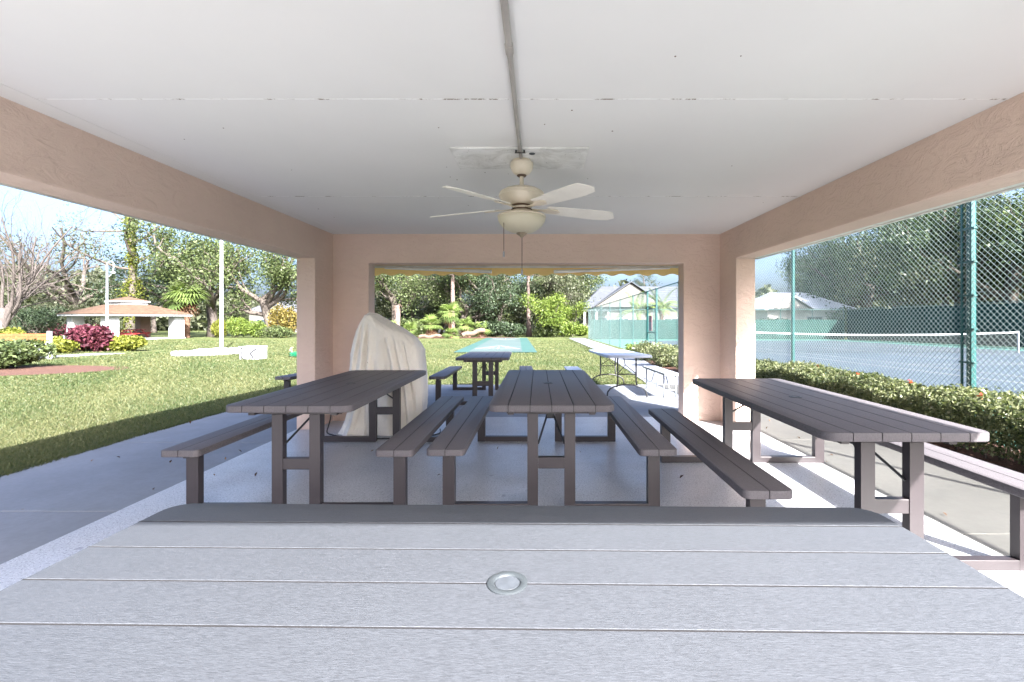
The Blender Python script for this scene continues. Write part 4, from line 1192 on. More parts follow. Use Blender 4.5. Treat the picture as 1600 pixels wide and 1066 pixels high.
def rot_about(v, axis, a): return Matrix.Rotation(a, 3, axis) @ v
def skeleton(seed, trunk_h, r0, spec, lean=(0,0), wob=0.10, base_flare=1.5):
    """spec: per level dict(n, len, ang, r, seg, up). Returns branches [(pts, radii, level)], tips [(pos, weight)]"""
    rd = random.Random(seed); br = []; tips = []
    def grow(p, d, L, r, lev, rend):
        nseg = spec[lev].get('seg', 5); pts = [p.copy()]; dirs = [d.copy()]; rad = [r]
        for k in range(nseg):
            j = Vector((rd.gauss(0,1), rd.gauss(0,1), rd.gauss(0,0.8))) * spec[lev].get('wob', wob)
            d = (d + j + Vector((0,0,spec[lev].get('up', 0.0)))).normalized()
            p = p + d*(L/nseg); pts.append(p.copy()); dirs.append(d.copy())
            rad.append(r + (rend-r)*((k+1)/nseg))
        br.append((pts, rad, lev))
        if lev + 1 < len(spec):
            sp = spec[lev+1]; n = sp['n']
            for i in range(n):
                f = sp.get('from', 0.35) + (1-sp.get('from', 0.35))*(i+rd.random()*0.9)/n
                f = min(f, 0.999); idx = f*nseg; k = int(idx); t = idx-k
                q = pts[k].lerp(pts[k+1], t); dd = dirs[min(k+1, nseg)]
                ax = dd.orthogonal().normalized(); ax = rot_about(ax, dd, rd.uniform(0, 2*PI) if lev or True else 0)
                nd = rot_about(dd, ax, R(sp['ang']*rd.uniform(0.7, 1.3)))
                rr = (r + (rend-r)*f)*sp['r']
                grow(q, nd, sp['len']*rd.uniform(0.65, 1.25)*(1.15-0.4*f if lev else 1), rr, lev+1, rr*0.35)
        if lev == len(spec)-1:
            for k in range(1, nseg+1): tips.append(pts[k])
    grow(Vector((0,0,-0.1)), Vector((lean[0], lean[1], 1)).normalized(), trunk_h, r0, 0, r0*spec[0].get('taper', 0.6))
    pts, rad, _ = br[0]; rad[0] *= base_flare
    return br, tips
def wood_mesh(br, mat, sides=(9, 6, 4, 3, 3)):
    m = MB()
    for pts, rad, lev in br: m.tube(pts, rad, sides[lev], cap=(lev == 0))
    return m.mesh('trunk', mat, True)
def crown_mesh(tips, seed, per, spread, size, mat, up=0.35, aspect=0.5, droop=0.0):
    rng = np.random.default_rng(seed)
    T = np.array([tuple(t) for t in tips]); n = len(T)
    ct = np.clip(0.5 + 0.20*rng.normal(size=n), 0, 1)
    C = np.repeat(T, per, axis=0) + rng.normal(size=(n*per,3))*np.array([spread, spread, spread*0.75])
    C[:,2] -= np.abs(rng.normal(size=n*per))*droop
    tint = np.repeat(ct, per) + 0.22*rng.normal(size=n*per)
    return leaf_mesh('crown', C, size, rng, mat, up, aspect, tint)

OAK = [dict(seg=4, taper=0.75, wob=0.06), dict(n=7, len=5.6, ang=58, r=0.62, seg=7, up=0.05, wob=0.20, **{'from': 0.55}),
       dict(n=5, len=2.6, ang=48, r=0.55, seg=4, up=0.03, wob=0.24, **{'from': 0.25}), dict(n=4, len=1.25, ang=45, r=0.5, seg=3, wob=0.2, **{'from': 0.2})]
SMALL = [dict(seg=3, taper=0.7, wob=0.08), dict(n=6, len=2.3, ang=45, r=0.6, seg=5, up=0.06, wob=0.2, **{'from': 0.35}),
         dict(n=5, len=1.2, ang=48, r=0.5, seg=3, wob=0.2, **{'from': 0.2}), dict(n=3, len=0.6, ang=45, r=0.5, seg=2, wob=0.2, **{'from': 0.2})]
PINE = [dict(seg=9, taper=0.35, wob=0.02), dict(n=20, len=2.6, ang=80, r=0.28, seg=5, up=0.05, wob=0.18, **{'from': 0.42}),
        dict(n=5, len=0.9, ang=45, r=0.5, seg=3, up=0.06, wob=0.2, **{'from': 0.3})]
BARE = [dict(seg=3, taper=0.8, wob=0.06), dict(n=10, len=8.0, ang=34, r=0.42, seg=8, up=0.06, wob=0.13, **{'from': 0.25}),
        dict(n=8, len=4.0, ang=36, r=0.45, seg=6, up=0.03, wob=0.16, **{'from': 0.2}), dict(n=7, len=1.9, ang=38, r=0.40, seg=4, up=0.02, wob=0.2, **{'from': 0.1})]
TREES = {}
def kind(name, seed, th, r0, spec, barkm, leafm, per, spread, size, droop=0.0, up=0.35, aspect=0.5, lean=(0,0)):
    br, tips = skeleton(seed, th, r0, spec, lean)
    TREES[name] = (wood_mesh(br, M[barkm]), crown_mesh(tips, seed, per, spread, size, M[leafm], up, aspect, droop) if per else None)
kind('oak_a', 11, 4.2, 0.38, OAK, 'bark_oak', 'leaf_oak', 30, 0.42, 0.20, 0.15)
kind('oak_b', 23, 3.6, 0.42, OAK, 'bark_oak', 'leaf_oak', 29, 0.44, 0.195, 0.15, lean=(0.18,0.05))
kind('oak_dark', 37, 4.4, 0.36, OAK, 'bark_oak', 'leaf_dark', 31, 0.44, 0.21, 0.2)
kind('oak_grey', 41, 2.6, 0.28, OAK, 'bark_oak', 'leaf_grey', 29, 0.44, 0.20, 0.2)
kind('bright', 53, 1.6, 0.16, SMALL, 'bark_oak', 'leaf_bright', 34, 0.27, 0.17, 0.1)
kind('bushy', 59, 1.0, 0.14, SMALL, 'bark_oak', 'leaf_dark', 32, 0.29, 0.17, 0.15)
kind('bushy_grey', 61, 1.2, 0.14, SMALL, 'bark_oak', 'leaf_grey', 32, 0.29, 0.17, 0.15)
kind('pine', 67, 17, 0.30, PINE, 'bark_pine', 'leaf_oak', 14, 0.28, 0.30, 0.05, 0.2, 0.16)
kind('pine_dark', 71, 15, 0.26, PINE, 'bark_pine', 'leaf_dark', 18, 0.34, 0.32, 0.05, 0.2, 0.2)
kind('sparse', 79, 3.4, 0.34, OAK, 'bark_oak', 'leaf_grey', 7, 0.42, 0.20, 0.2)
kind('bare', 73, 2.6, 0.30, BARE, 'bark_pale', 'leaf_grey', 0, 0, 0)
def tree(kindname, name, label, x, y, sc=1.0, rz=0.0, cat='tree', group=None, zs=1.0):
    t = thing(name, label, cat, (x, y, gz(y)-0.05), rz, group)
    t.scale = (sc, sc, sc*zs)
    w, c = TREES[kindname]
    place('trunk', w, t)
    if c: place('crown', c, t)
    return t
def at(px, y): return (px-841)*y/720

# left opening
tree('bare', 'bare_tree', 'large leafless tree with pale branches at the left edge of the view', -39.5, 34, 1.02, R(20))
tree('sparse', 'sparse_tree', 'thinly leaved tall tree reaching across the sky left of the ivy clad pine', at(120,60), 60, 1.75, R(140))
tree('oak_a', 'live_oak', 'broad live oak right behind the white pole', at(345,50), 49, 1.36, R(40))
tree('oak_b', 'live_oak', 'live oak with dark bare limbs reaching over the yellow bush', at(430,49), 49, 1.25, R(200))
tree('oak_dark', 'live_oak', 'dark live oak filling the gap between gazebo palm and white pole', at(285,58), 58, 1.35, R(130))
tree('oak_grey', 'grey_tree', 'low grey green tree line at the left behind the croton', at(60,58), 57, 1.0, R(10), zs=0.72)
tree('oak_grey', 'grey_tree', 'grey green spreading tree left of the gazebo roof', at(125,62), 61, 1.0, R(160), zs=0.72)
tree('bushy', 'small_tree', 'small dark green tree beside the foot of the leafless tree', at(58,40), 40, 0.95, R(70))
tree('oak_a', 'live_oak', 'distant oak just right of the gazebo roof cap', at(240,72), 72, 0.9, R(300))
tree('oak_grey', 'grey_tree', 'pale tree far beyond the white pole and grey roofed house', at(415,92), 92, 1.1, R(250))

# the ivy clad pine behind the gazebo
def ivy_pine():
    x, y = at(204,50), 50
    t = thing('ivy_pine', 'tall pine with yellow green ivy climbing its trunk, behind the gazebo', 'tree', (x, y, gz(y)-0.05), 0)
    spec = [dict(seg=8, taper=0.5, wob=0.03), dict(n=13, len=7.0, ang=70, r=0.46, seg=7, up=0.05, wob=0.26, **{'from': 0.40}), dict(n=7, len=2.6, ang=45, r=0.5, seg=5, up=0.02, wob=0.28, **{'from': 0.25}), dict(n=3, len=0.9, ang=45, r=0.5, seg=3, wob=0.25, **{'from': 0.3})]
    br, tips = skeleton(91, 18, 0.40, spec)
    wood_mesh_ = wood_mesh(br, M['bark_oak']); place('trunk', wood_mesh_, t)
    place('crown', crown_mesh(tips, 91, 3, 0.28, 0.24, M['leaf_oak'], 0.3, 0.25), t)
    rng = np.random.default_rng(92); n = 4200
    zz = rng.uniform(0.2, 15, n); pts, rad, _ = br[0]
    P = np.array([tuple(p) for p in pts]); cx = np.interp(zz, P[:,2], P[:,0]); cy = np.interp(zz, P[:,2], P[:,1])
    lump = 0.45 + 0.30*np.sin(zz*1.7)+0.2*np.sin(zz*3.1+1); lump = np.clip(lump, 0.25, 1.0)
    lump += np.clip(1.3-np.abs(zz-5.0)*0.8, 0, 1.2)
    a = rng.uniform(0, 2*PI, n); lump *= 0.35+0.65*((zz < 6.2) | (zz > 8.2)); rr = 0.26 + np.abs(rng.normal(size=n))*0.36*lump
    C = np.stack([cx+rr*np.cos(a), cy+rr*np.sin(a), zz], 1)
    place('ivy', leaf_mesh('ivy', C, 0.24, rng, M['leaf_yellow'], 0.3, 0.6, 0.28+0.22*rng.normal(size=n)), t)
ivy_pine()

# palms ----------------------------------------------------------------
def fan_leaf(m, tl, base, d, up, size, nseg, rd, tint):
    d = d.normalized(); s = d.cross(up)
    if s.length < 1e-4: s = d.cross(Vector((1,0,0)))
    s.normalize(); u = s.cross(d)
    for k in range(nseg):
        a = R(-105 + 210*k/(nseg-1)); L = size*(0.72+0.28*math.cos(a*0.8))*rd.uniform(0.9, 1.08)
        dr = d*math.cos(a) + s*math.sin(a)
        tip = base + dr*L + u*(-0.22*L*L/size) + Vector((0,0,-0.12*L))
        mid = base + dr*L*0.55 + u*0.04*L
        w = s*math.cos(a)-d*math.sin(a); w *= 0.055*size
        n = len(m.v)
        m.v += [tuple(base), tuple(mid+w), tuple(tip), tuple(mid-w)]
        m.f.append((n, n+1, n+2, n+3)); tl += [tint]*4
def fan_crown(seed, nf, pet, size, elev=(-30, 80), nseg=15):
    rd = random.Random(seed); m = MB(); tl = []; st = MB()
    for k in range(nf):
        az = k*2.39996 + rd.uniform(-0.2, 0.2); el = R(elev[0] + (elev[1]-elev[0])*rd.random()**0.8)
        d = Vector((math.cos(az)*math.cos(el), math.sin(az)*math.cos(el), math.sin(el)))
        L = pet*rd.uniform(0.75, 1.2)
        b = d*L + Vector((0,0,-0.12*L))
        st.tube([(0,0,0), tuple(d*L*0.5+Vector((0,0,0.02))), tuple(b)], [0.03, 0.022, 0.015], 4, cap=False)
        fan_leaf(m, tl, b, (d+Vector((0,0,-0.35))).normalized(), Vector((0,0,1)), size*rd.uniform(0.8, 1.15), nseg, rd, min(1, max(0, 0.25+0.5*rd.random()+0.25*math.sin(el))))
    return m, tl, st
def fan_palm(name, label, x, y, trunk_h, nf, pet, size, seed, tr=0.16, elev=(-35, 80), cat='palm', lean=0.0, dry=True, group=None, az=0):
    t = thing(name, label, cat, (x, y, gz(y)-0.05), az, group)
    top = Vector((lean*trunk_h, 0, trunk_h))
    if trunk_h > 0.15:
        m = MB(); n = max(4, int(trunk_h/0.18)); rd = random.Random(seed)
        pts = [(lean*trunk_h*(k/n)**1.3, 0, trunk_h*k/n) for k in range(n+1)]
        m.tube(pts, [tr*(1.0+0.16*(k % 2))*(1.15-0.2*k/n)*rd.uniform(0.95, 1.06) for k in range(n+1)], 10); m.build('trunk', M['bark_palm'], t)
    m, tl, st = fan_crown(seed, nf, pet, size, elev)
    me = np_mesh('fronds', np.array(m.v), np.array(m.f), M['leaf_palm'], np.array(tl))
    c = place('fronds', me, t, top)
    st.build('stalks', M['leaf_palm_stalk'], c)
    if dry:
        m, tl, st = fan_crown(seed+5, max(5, nf//4), pet*0.7, size*0.85, (-80, -35), 11)
        place('dry_fronds', np_mesh('dry_fronds', np.array(m.v), np.array(m.f), M['leaf_dry'], np.array(tl)), t, top - Vector((0,0,0.08)))
    return t
simple('leaf_palm_stalk', (0.16, 0.17, 0.06), 0.6)
fan_palm('fan_palm', 'fan palm with green rounded fronds at the right end of the gazebo roof', at(292,45), 45, 3.9, 46, 1.0, 1.35, 3, 0.22)
m = None
lt = thing('leaning_trunk', 'pale bare trunk leaning left, between the fan palm and the white pole', 'tree', (at(334,48), 48, gz(48)-0.05))
mm = MB(); mm.tube(smooth_path([(0.3,0,0),(-0.05,0,1.6),(-0.55,0,3.3),(-0.8,0.1,5.0),(-1.3,0.2,7.0)]), [0.30-0.005*k for k in range(25)], 9); mm.build('trunk', M['bark_pale'], lt, smooth=True)
mm = MB(); mm.tube(smooth_path([(-0.55,0,3.3),(0.2,0.3,4.6),(0.9,0.5,6.0)]), 0.09, 7); mm.tube(smooth_path([(-0.8,0.1,5.0),(-2.0,-0.2,5.8),(-3.0,-0.2,6.0)]), 0.07, 7); mm.build('limb', M['bark_pale'], lt, smooth=True)

# shrubs ----------------------------------------------------------------
def shrub(name, label, x, y, rx, ry, h, leafm, n, size, seed, cat='shrub', group=None, stems=7, aspect=0.55, up=0.5, lumps=6):
    t = thing(name, label, cat, (x, y, gz(y)-0.03), 0, group)
    rng = np.random.default_rng(seed); rd = random.Random(seed)
    # a few overlapping lumps give an uneven outline
    Cs = []
    for k in range(lumps):
        a = rd.uniform(0, 2*PI); q = rd.uniform(0.1, 0.62)
        lx, ly, lz = rx*q*math.cos(a), ry*q*math.sin(a), h*rd.uniform(0.40, 0.66)
        sx, sy, sz = rx*rd.uniform(0.42, 0.62), ry*rd.uniform(0.42, 0.62), min(h*0.45, lz)*rd.uniform(0.85, 1.05)
        nn = n//lumps
        d = rng.normal(size=(nn,3)); d /= np.linalg.norm(d, axis=1)[:,None]
        rad = rng.uniform(0.35, 1.0, nn)**0.45 + 0.05*rng.normal(size=nn)
        Cs.append(np.stack([lx+d[:,0]*sx*rad, ly+d[:,1]*sy*rad, np.maximum(lz+d[:,2]*sz*rad, 0.04)], 1))
    C = np.concatenate(Cs)
    place('foliage', leaf_mesh('foliage', C, size, rng, M[leafm], up, aspect, 0.5+0.26*rng.normal(size=len(C))), t)
    m = MB()
    for k in range(stems):
        a = rd.uniform(0, 2*PI); q = rd.uniform(0.2, 0.7)
        m.tube([(0.25*rx*math.cos(a)*q, 0.25*ry*math.sin(a)*q, -0.02), (rx*q*0.6*math.cos(a), ry*q*0.6*math.sin(a), h*0.35), (rx*q*math.cos(a), ry*q*math.sin(a), h*0.7)], [0.03, 0.02, 0.008], 5)
    m.build('stems', M['bark_oak'], t, smooth=True)
    return t
shrub('broadleaf_shrub', 'dense dark green shrub at the left edge standing in brown mulch', -16.2, 13.6, 1.85, 0.9, 0.86, 'leaf_oak', 5600, 0.12, 1, lumps=9)
shrub('croton_bush', 'large purple red croton bush at the foot of the lamp post', at(146,22.6), 22.4, 1.28, 0.9, 1.28, 'leaf_croton', 4200, 0.20, 2, lumps=7)
shrub('yellow_shrub', 'yellow green shrub between the dark shrub and the purple croton', at(92,21.2), 21.0, 1.0, 0.6, 0.70, 'leaf_yellow', 2200, 0.16, 3)
shrub('yellow_shrub', 'longer yellow green shrub right of the purple croton', at(188,22.6), 22.6, 1.55, 0.6, 0.74, 'leaf_yellow', 3400, 0.16, 4, lumps=8)
shrub('yellow_shrub', 'small yellow green shrub at the far left behind the orange bench', at(8,26), 26, 1.2, 0.7, 1.1, 'leaf_yellow', 1800, 0.18, 5)
shrub('red_shrub', 'dark reddish low bush behind the left end of the gazebo', at(95,48), 48, 2.4, 1.0, 1.3, 'leaf_croton', 2200, 0.24, 6)
for k, (px, w, h, lm, lb) in enumerate(((338, 1.2, 1.75, 'leaf_yellow', 'yellow green strappy bush just left of the white pole'), (368, 1.4, 1.9, 'leaf_bright', 'bright green bush right behind the white pole'), (398, 1.2, 1.6, 'leaf_bright', 'bright green rounded bush above the white box'))):
    shrub('lawn_bush', lb, at(px,46), 46, w, 1.0, h, lm, 2200, 0.34, 20+k, aspect=0.22, up=0.2)
shrub('gold_bush', 'tall golden yellow bush beside the left column', at(443,47), 47, 1.7, 1.2, 3.1, 'leaf_gold', 3200, 0.26, 30, lumps=8)
shrub('low_hedge_bush', 'low clipped bush in front of the golden bush', at(432,44.5), 44.5, 2.1, 0.7, 1.15, 'leaf_oak', 2400, 0.18, 31, lumps=8)

# far opening: palmettos, logs, oaks
PM = [(612, 46, 0.9, 'palmetto clump at the left end of the bed, above the covered grill', 0.9), (640, 47, 0.6, 'palmetto clump with low fronds left of the leaning brown stem', 0.9),
      (668, 45.5, 1.2, 'palmetto fronds on a leaning brown stem', 1.0), (703, 46, 2.4, 'tallest palmetto, its bright fan head in front of the pink pine trunk', 1.1),
      (705, 43.8, 0.35, 'low palmetto with spiky leaves in front of the tallest one', 0.75), (733, 46.5, 1.1, 'palmetto right of the tallest one, behind the fallen log', 0.9),
      (752, 47.5, 0.8, 'palmetto farthest right in the bed', 0.85), (592, 45, 0.4, 'palmetto half hidden by the top of the covered grill', 0.9)]
for k, (px, y, th, lb, s) in enumerate(PM):
    fan_palm('palmetto', lb, at(px, y), y, th, 24, 0.62*s, 0.85*s, 40+k, 0.15, (-25, 80), 'palmetto', 0.35*math.sin(k*2.1), True, None, k*1.3)
def log(label, p, q, r):
    m = MB(); p, q = Vector(p), Vector(q); N = 8; rd = random.Random(7)
    pts = [p.lerp(q, k/N)+Vector((0,0,0.08*math.sin(k*1.3))) for k in range(N+1)]
    c = pts[N//2].copy()
    m.tube([v-c for v in pts], [r*rd.uniform(0.85, 1.15) for _ in pts], 9)
    tag(m.build('fallen_log', M['logs'], None, c, smooth='auto'), label, 'log')
log('fallen grey brown log on the mulch right of the palmettos', (at(722,43.6), 43.6, gz(43.6)+0.25), (at(757,44.5), 44.5, gz(44.5)+0.75), 0.24)
log('short dark log lying at the left of the palmetto bed', (at(655,43.2), 43.2, gz(43.2)+0.12), (at(690,43.6), 43.6, gz(43.6)+0.2), 0.17)

tree('oak_a', 'live_oak', 'live oak above the covered grill, at the left of the far opening', at(618,55), 55, 1.15, R(75), zs=1.05)
tree('oak_b', 'live_oak', 'live oak with a dark limb leaning left behind the pink pine trunk', at(716,53), 53, 1.0, R(20), zs=1.05)
tree('oak_dark', 'live_oak', 'darkest live oak with mossy trunk in the middle of the far opening', at(779,52), 52, 1.0, R(210), zs=1.05)
tree('oak_grey', 'live_oak', 'grey trunked oak behind the bright green tree', at(846,57), 57, 1.35, R(290), zs=1.15)
tree('oak_a', 'live_oak', 'oak far behind the pale grey house', at(660,95), 95, 1.35, R(190))
tree('oak_dark', 'live_oak', 'oak far behind the shuffleboard court', at(800,100), 100, 1.35, R(100))
tree('oak_grey', 'grey_tree', 'distant tree peeking over the small pale house', at(880,98), 98, 1.2, R(50))
for px, y, kd, sc_, rz_, lb in ((604, 60, 'bushy_grey', 1.7, 20, 'grey green understory tree before the pale grey house, far left'), (648, 59, 'bushy', 1.6, 120, 'dark understory tree before the pale grey house, between two oaks'), (690, 60, 'bushy_grey', 1.6, 210, 'grey green understory tree just left of the pink pine trunk'),
        (742, 58, 'bushy', 1.7, 300, 'dark understory tree left of the mossy oak'), (812, 60, 'bushy_grey', 1.6, 80, 'grey green understory tree behind the second pink trunk')):
    tree(kd, 'small_tree', lb, at(px, y), y, sc_, R(rz_))
tree('oak_grey', 'live_oak', 'tall pale oak at the back, crown filling the top left of the far opening', at(640,66), 66, 1.45, R(15), zs=1.1)
tree('oak_a', 'live_oak', 'tall oak at the back, crown above the shuffleboard court', at(745,66), 66, 1.4, R(155), zs=1.1)
tree('oak_b', 'live_oak', 'tall oak at the back, crown above the bright green tree', at(880,68), 68, 1.35, R(255), zs=1.1)
tree('bright', 'bright_tree', 'bright yellow green tree at the end of the sidewalk', at(846,47), 47.5, 1.25, R(30))
tree('bright', 'bright_tree', 'lower bright green tree touching the far corner of the court fence', at(892,50), 50, 1.05, R(190))
tree('pine', 'pine_tree', 'pine with straight pink trunk behind the tallest palmetto', at(706,49), 49, 0.9, R(10))
tree('pine', 'pine_tree', 'pink trunked pine right of the dark mossy oak', at(827,50), 50, 0.8, R(130))
tp = thing('cut_palm_trunk', 'short pinkish trunk with broken top above the covered grill', 'tree', (at(621,47.5), 47.5, gz(47.5)-0.05))
mm = MB(); rd = random.Random(2); mm.tube([(0.03*math.sin(k), 0, 3.3*k/12) for k in range(13)], [0.27*rd.uniform(0.85,1.15) for k in range(13)], 9); mm.build('trunk', M['bark_pine'], tp)
mm = MB()
for k in range(9): mm.tube([(0,0,3.25), (0.3*math.cos(k*0.7), 0.3*math.sin(k*0.7), 3.4-0.03*k), (0.5*math.cos(k*0.7), 0.5*math.sin(k*0.7), 3.1-0.06*k)], [0.05, 0.03, 0.01], 5)
mm.build('broken_stalks', M['logs'], tp)
for k, (px, y, rx, h, lm, lb) in enumerate(((768, 48, 2.0, 1.7, 'leaf_dark', 'dark bush at the foot of the mossy oak, behind the fallen log'), (800, 47.5, 1.8, 1.5, 'leaf_dark', 'dark low bush behind the shuffleboard court'), (852, 47, 1.6, 1.4, 'leaf_oak', 'leafy bush under the bright green tree'), (880, 47.5, 1.8, 1.5, 'leaf_bright', 'bright bush with reddish stems at the end of the lawn'),
        (640, 50, 3.0, 1.9, 'leaf_oak', 'broad green bush behind the left palmettos'), (908, 52, 1.2, 1.3, 'leaf_bright', 'bush below the white porch of the far house'))):
    shrub('lawn_bush', lb, at(px, y), y, rx, 1.0, h, lm, 2600, 0.24, 60+k, lumps=8)

# trees beyond the court
RT = [('oak_dark', 1245, 84, 0.83, 'thin topped tree left of the near line post, beyond the court'), ('oak_a', 1300, 66, 1.25, 'green oak just right of the thinner green fence post'), ('oak_dark', 1352, 56, 1.39, 'dark oak in the middle between the two near fence posts'),
      ('pine_dark', 1395, 60, 1.12, 'dark pine left of the bare pole trunk beyond the court'), ('oak_dark', 1440, 45, 1.39, 'dense dark oak just left of the thick fence post'), ('pine_dark', 1478, 43, 1.19, 'tall dark pine touching the thick fence post'),
      ('oak_grey', 1530, 41, 1.58, 'grey green tree just right of the thick fence post'), ('oak_dark', 1575, 38, 1.45, 'dark oak near the right edge of the view'), ('pine_dark', 1600, 41, 1.32, 'dark pine at the right edge of the view'), ('oak_a', 1650, 36, 1.45, 'oak cut by the right edge of the view'),
      ('oak_dark', 1330, 62, 1.58, 'dark oak in the second row behind the near dark oak'), ('oak_dark', 1410, 56, 1.58, 'large dark oak behind the bare pole trunk'), ('oak_dark', 1500, 50, 1.65, 'large dark oak in the second row behind the thick post')]
for k, (kd, px, y, s, lb) in enumerate(RT):
    tree(kd, 'dark_tree' if 'dark' in kd else 'green_tree', lb, at(px, y), y, s, k*1.1)
tree('pine', 'pine_tree', 'tall bare reddish pine trunk seen against the sky through the mesh', at(1419,48), 48, 0.95, R(60))
for k, (px, y, lb) in enumerate(((1335, 49, 'low dark bush row beyond the court fence, left part'), (1370, 46.5, 'low dark bush beyond the court fence between the near posts'), (1440, 42, 'low dark bush beyond the fence left of the thick post'), (1540, 37, 'low dark bush beyond the fence right of the thick post'), (1210, 49, 'clipped dark hedge in front of the house at the court end'))):
    shrub('dark_bush', lb, at(px, y), y, 3.4, 1.4, 3.0 if k < 4 else 1.9, 'leaf_dark', 3600, 0.30, 80+k, lumps=10)

# feather palm behind the far court fence
def feather_palm(label, x, y, th, seed):
    t = thing('feather_palm', label, 'palm', (x, y, gz(y)-0.05))
    m = MB(); m.tube([(0.05*math.sin(k), 0, th*k/12) for k in range(13)], [0.20*(1+0.1*(k % 2)) for k in range(13)], 9); m.build('trunk', M['bark_palm'], t)
    rd = random.Random(seed); V = MB(); tl = []; st = MB()
    for k in range(20):
        az = k*2.39996; el = R(rd.uniform(5, 75)); L = 2.6*rd.uniform(0.8, 1.15)
        d = Vector((math.cos(az)*math.cos(el), math.sin(az)*math.cos(el), math.sin(el)))
        pts = []; p = Vector((0,0,th)); dd = d.copy()
        for j in range(9):
            pts.append(p.copy()); dd = (dd+Vector((0,0,-0.17))).normalized(); p = p+dd*(L/8)
        st.tube(pts, [0.03-0.003*j for j in range(9)], 4, cap=False)
        for j in range(1, 9):
            for q in (0.0, 0.33, 0.66):
                b = pts[j-1].lerp(pts[j], q); dr = (pts[j]-pts[j-1]).normalized(); s = dr.cross(Vector((0,0,1))).normalized()
                for sg in (1, -1):
                    Ln = 0.75*(1-((j+q)/9)**2*0.7)
                    tip = b + (s*sg*0.8+dr*0.55+Vector((0,0,-0.35))).normalized()*Ln; w = dr*0.045; mid = b.lerp(tip, 0.5)+Vector((0,0,0.05))
                    n = len(V.v); V.v += [tuple(b), tuple(mid+w), tuple(tip), tuple(mid-w)]; V.f.append((n,n+1,n+2,n+3)); tl += [rd.uniform(0.2,0.9)]*4
    c = place('fronds', np_mesh('fronds', np.array(V.v), np.array(V.f), M['leaf_palm'], np.array(tl)), t)
    st.build('stalks', M['leaf_palm_stalk'], c)
feather_palm('feathery palm behind the court fence, just left of the gate', at(997,50), 50, 2.9, 5)
feather_palm('feathery palm behind the court fence, right of the gate', at(1033,52), 52, 3.3, 9)
tree('oak_grey', 'grey_tree', 'yellowish tree behind the roof of the white house', at(960,84), 84, 1.25, R(33), zs=1.0)
tree('pine_dark', 'pine_tree', 'dark forked pine rising above the roof gable of the white house', at(1013,86), 86, 0.75, R(33))

# hedge in front of the near court fence
def hedge():
    y0, y1 = 0.6, 10.6
    t = thing('hedge', 'low clipped hedge with a few red flowers between pavement and court fence', 'hedge', (4.33, 5.6, 0))
    rng = np.random.default_rng(77)
    def prof(y):
        h = 0.555 + 0.03*np.sin(y*1.9)+0.025*np.sin(y*4.3+1)+0.018*np.sin(y*9.1+2)
        w = 0.36 + 0.03*np.sin(y*2.7+2)+0.025*np.sin(y*6.1)
        return h, w
    def pts(n, lo, hi):
        y = rng.uniform(y0, y1, n); h, w = prof(y)
        u = rng.uniform(-1, 1, n); e = 3.2
        ang = rng.uniform(0, PI, n)
        cx = np.sign(np.cos(ang))*np.abs(np.cos(ang))**(2/e); cz = np.abs(np.sin(ang))**(2/e)
        r = rng.uniform(lo, hi, n)
        r = r + 0.03*rng.normal(size=n)
        x = cx*w*r; z = 0.10 + cz*(h-0.10)*r
        flat = rng.random(n) < 0.35
        z = np.where(flat, 0.08+rng.random(n)*(h-0.1)*r, z)
        x = np.where(flat, np.sign(cx)*w*r*(0.80+0.2*(z/h)), x)
        z += np.array([gz(v) for v in y])
        return np.stack([x, y-5.6, z], 1)
    C = np.concatenate([pts(74000, 0.90, 1.02), pts(46000, 0.30, 0.92)])
    lump = np.sin(C[:,1]*5.3)*np.sin(C[:,0]*9+C[:,1]*3.1)
    C[:,2] += 0.018*lump*(C[:,2] > 0.3)
    tint = 0.46+0.26*rng.normal(size=len(C))+0.10*np.sin(C[:,1]*2.2+C[:,2]*6)
    place('foliage', leaf_mesh('foliage', C, 0.038, rng, M['leaf_hedge'], 0.55, 0.52, tint), t)
    m = MB(); rd = random.Random(3)
    for k in range(150):
        y = rd.uniform(y0+0.05, y1-0.05); x = rd.uniform(-0.15, 0.15); z = gz(y)
        m.tube([(x, y-5.6, z-0.12), (x+rd.uniform(-0.1,0.1), y-5.6+rd.uniform(-0.08,0.08), z+0.22), (x*1.8+rd.uniform(-0.08,0.08), y-5.6+rd.uniform(-0.12,0.12), z+0.46)], [0.012, 0.008, 0.004], 4)
    m.build('stems', M['bark_oak'], t)
    fl = []
    for (px, py) in ((1362, 584), (1333, 609), (1492, 643), (1410, 650)):
        s = (py-499)/720.0; Y = (EYE-0.57)/s
        fl.append(Y)
    for k, Y in enumerate((6.1, 5.35, 4.3, 7.4)):
        Cc = np.array([(-0.10+0.09*k*(1 if k % 2 else -0.6), Y-5.6, 0.575+gz(Y))]) + rng.normal(size=(7,3))*0.008
        place('flower', leaf_mesh('flower', Cc, 0.034, rng, M['flower_red'], 0.6, 0.7), t)
hedge()
shrub('round_bush', 'round clipped bush beside the gate, farthest of the sidewalk bushes', 3.95, 16.6, 0.78, 0.62, 0.68, 'leaf_hedge', 5200, 0.065, 101, lumps=9)
shrub('round_bush', 'round clipped bush nearest the far opening on the right', 3.98, 14.2, 0.60, 0.60, 0.74, 'leaf_hedge', 4800, 0.060, 102, lumps=9)
shrub('round_bush', 'round clipped bush half hidden behind the right side of the far opening', 4.15, 12.4, 0.60, 0.58, 0.66, 'leaf_hedge', 4800, 0.060, 103, lumps=9)
shrub('weed_tuft', 'small weedy bush at the foot of the court fence', 4.35, 21.5, 0.35, 0.7, 0.4, 'leaf_bright', 700, 0.08, 104)

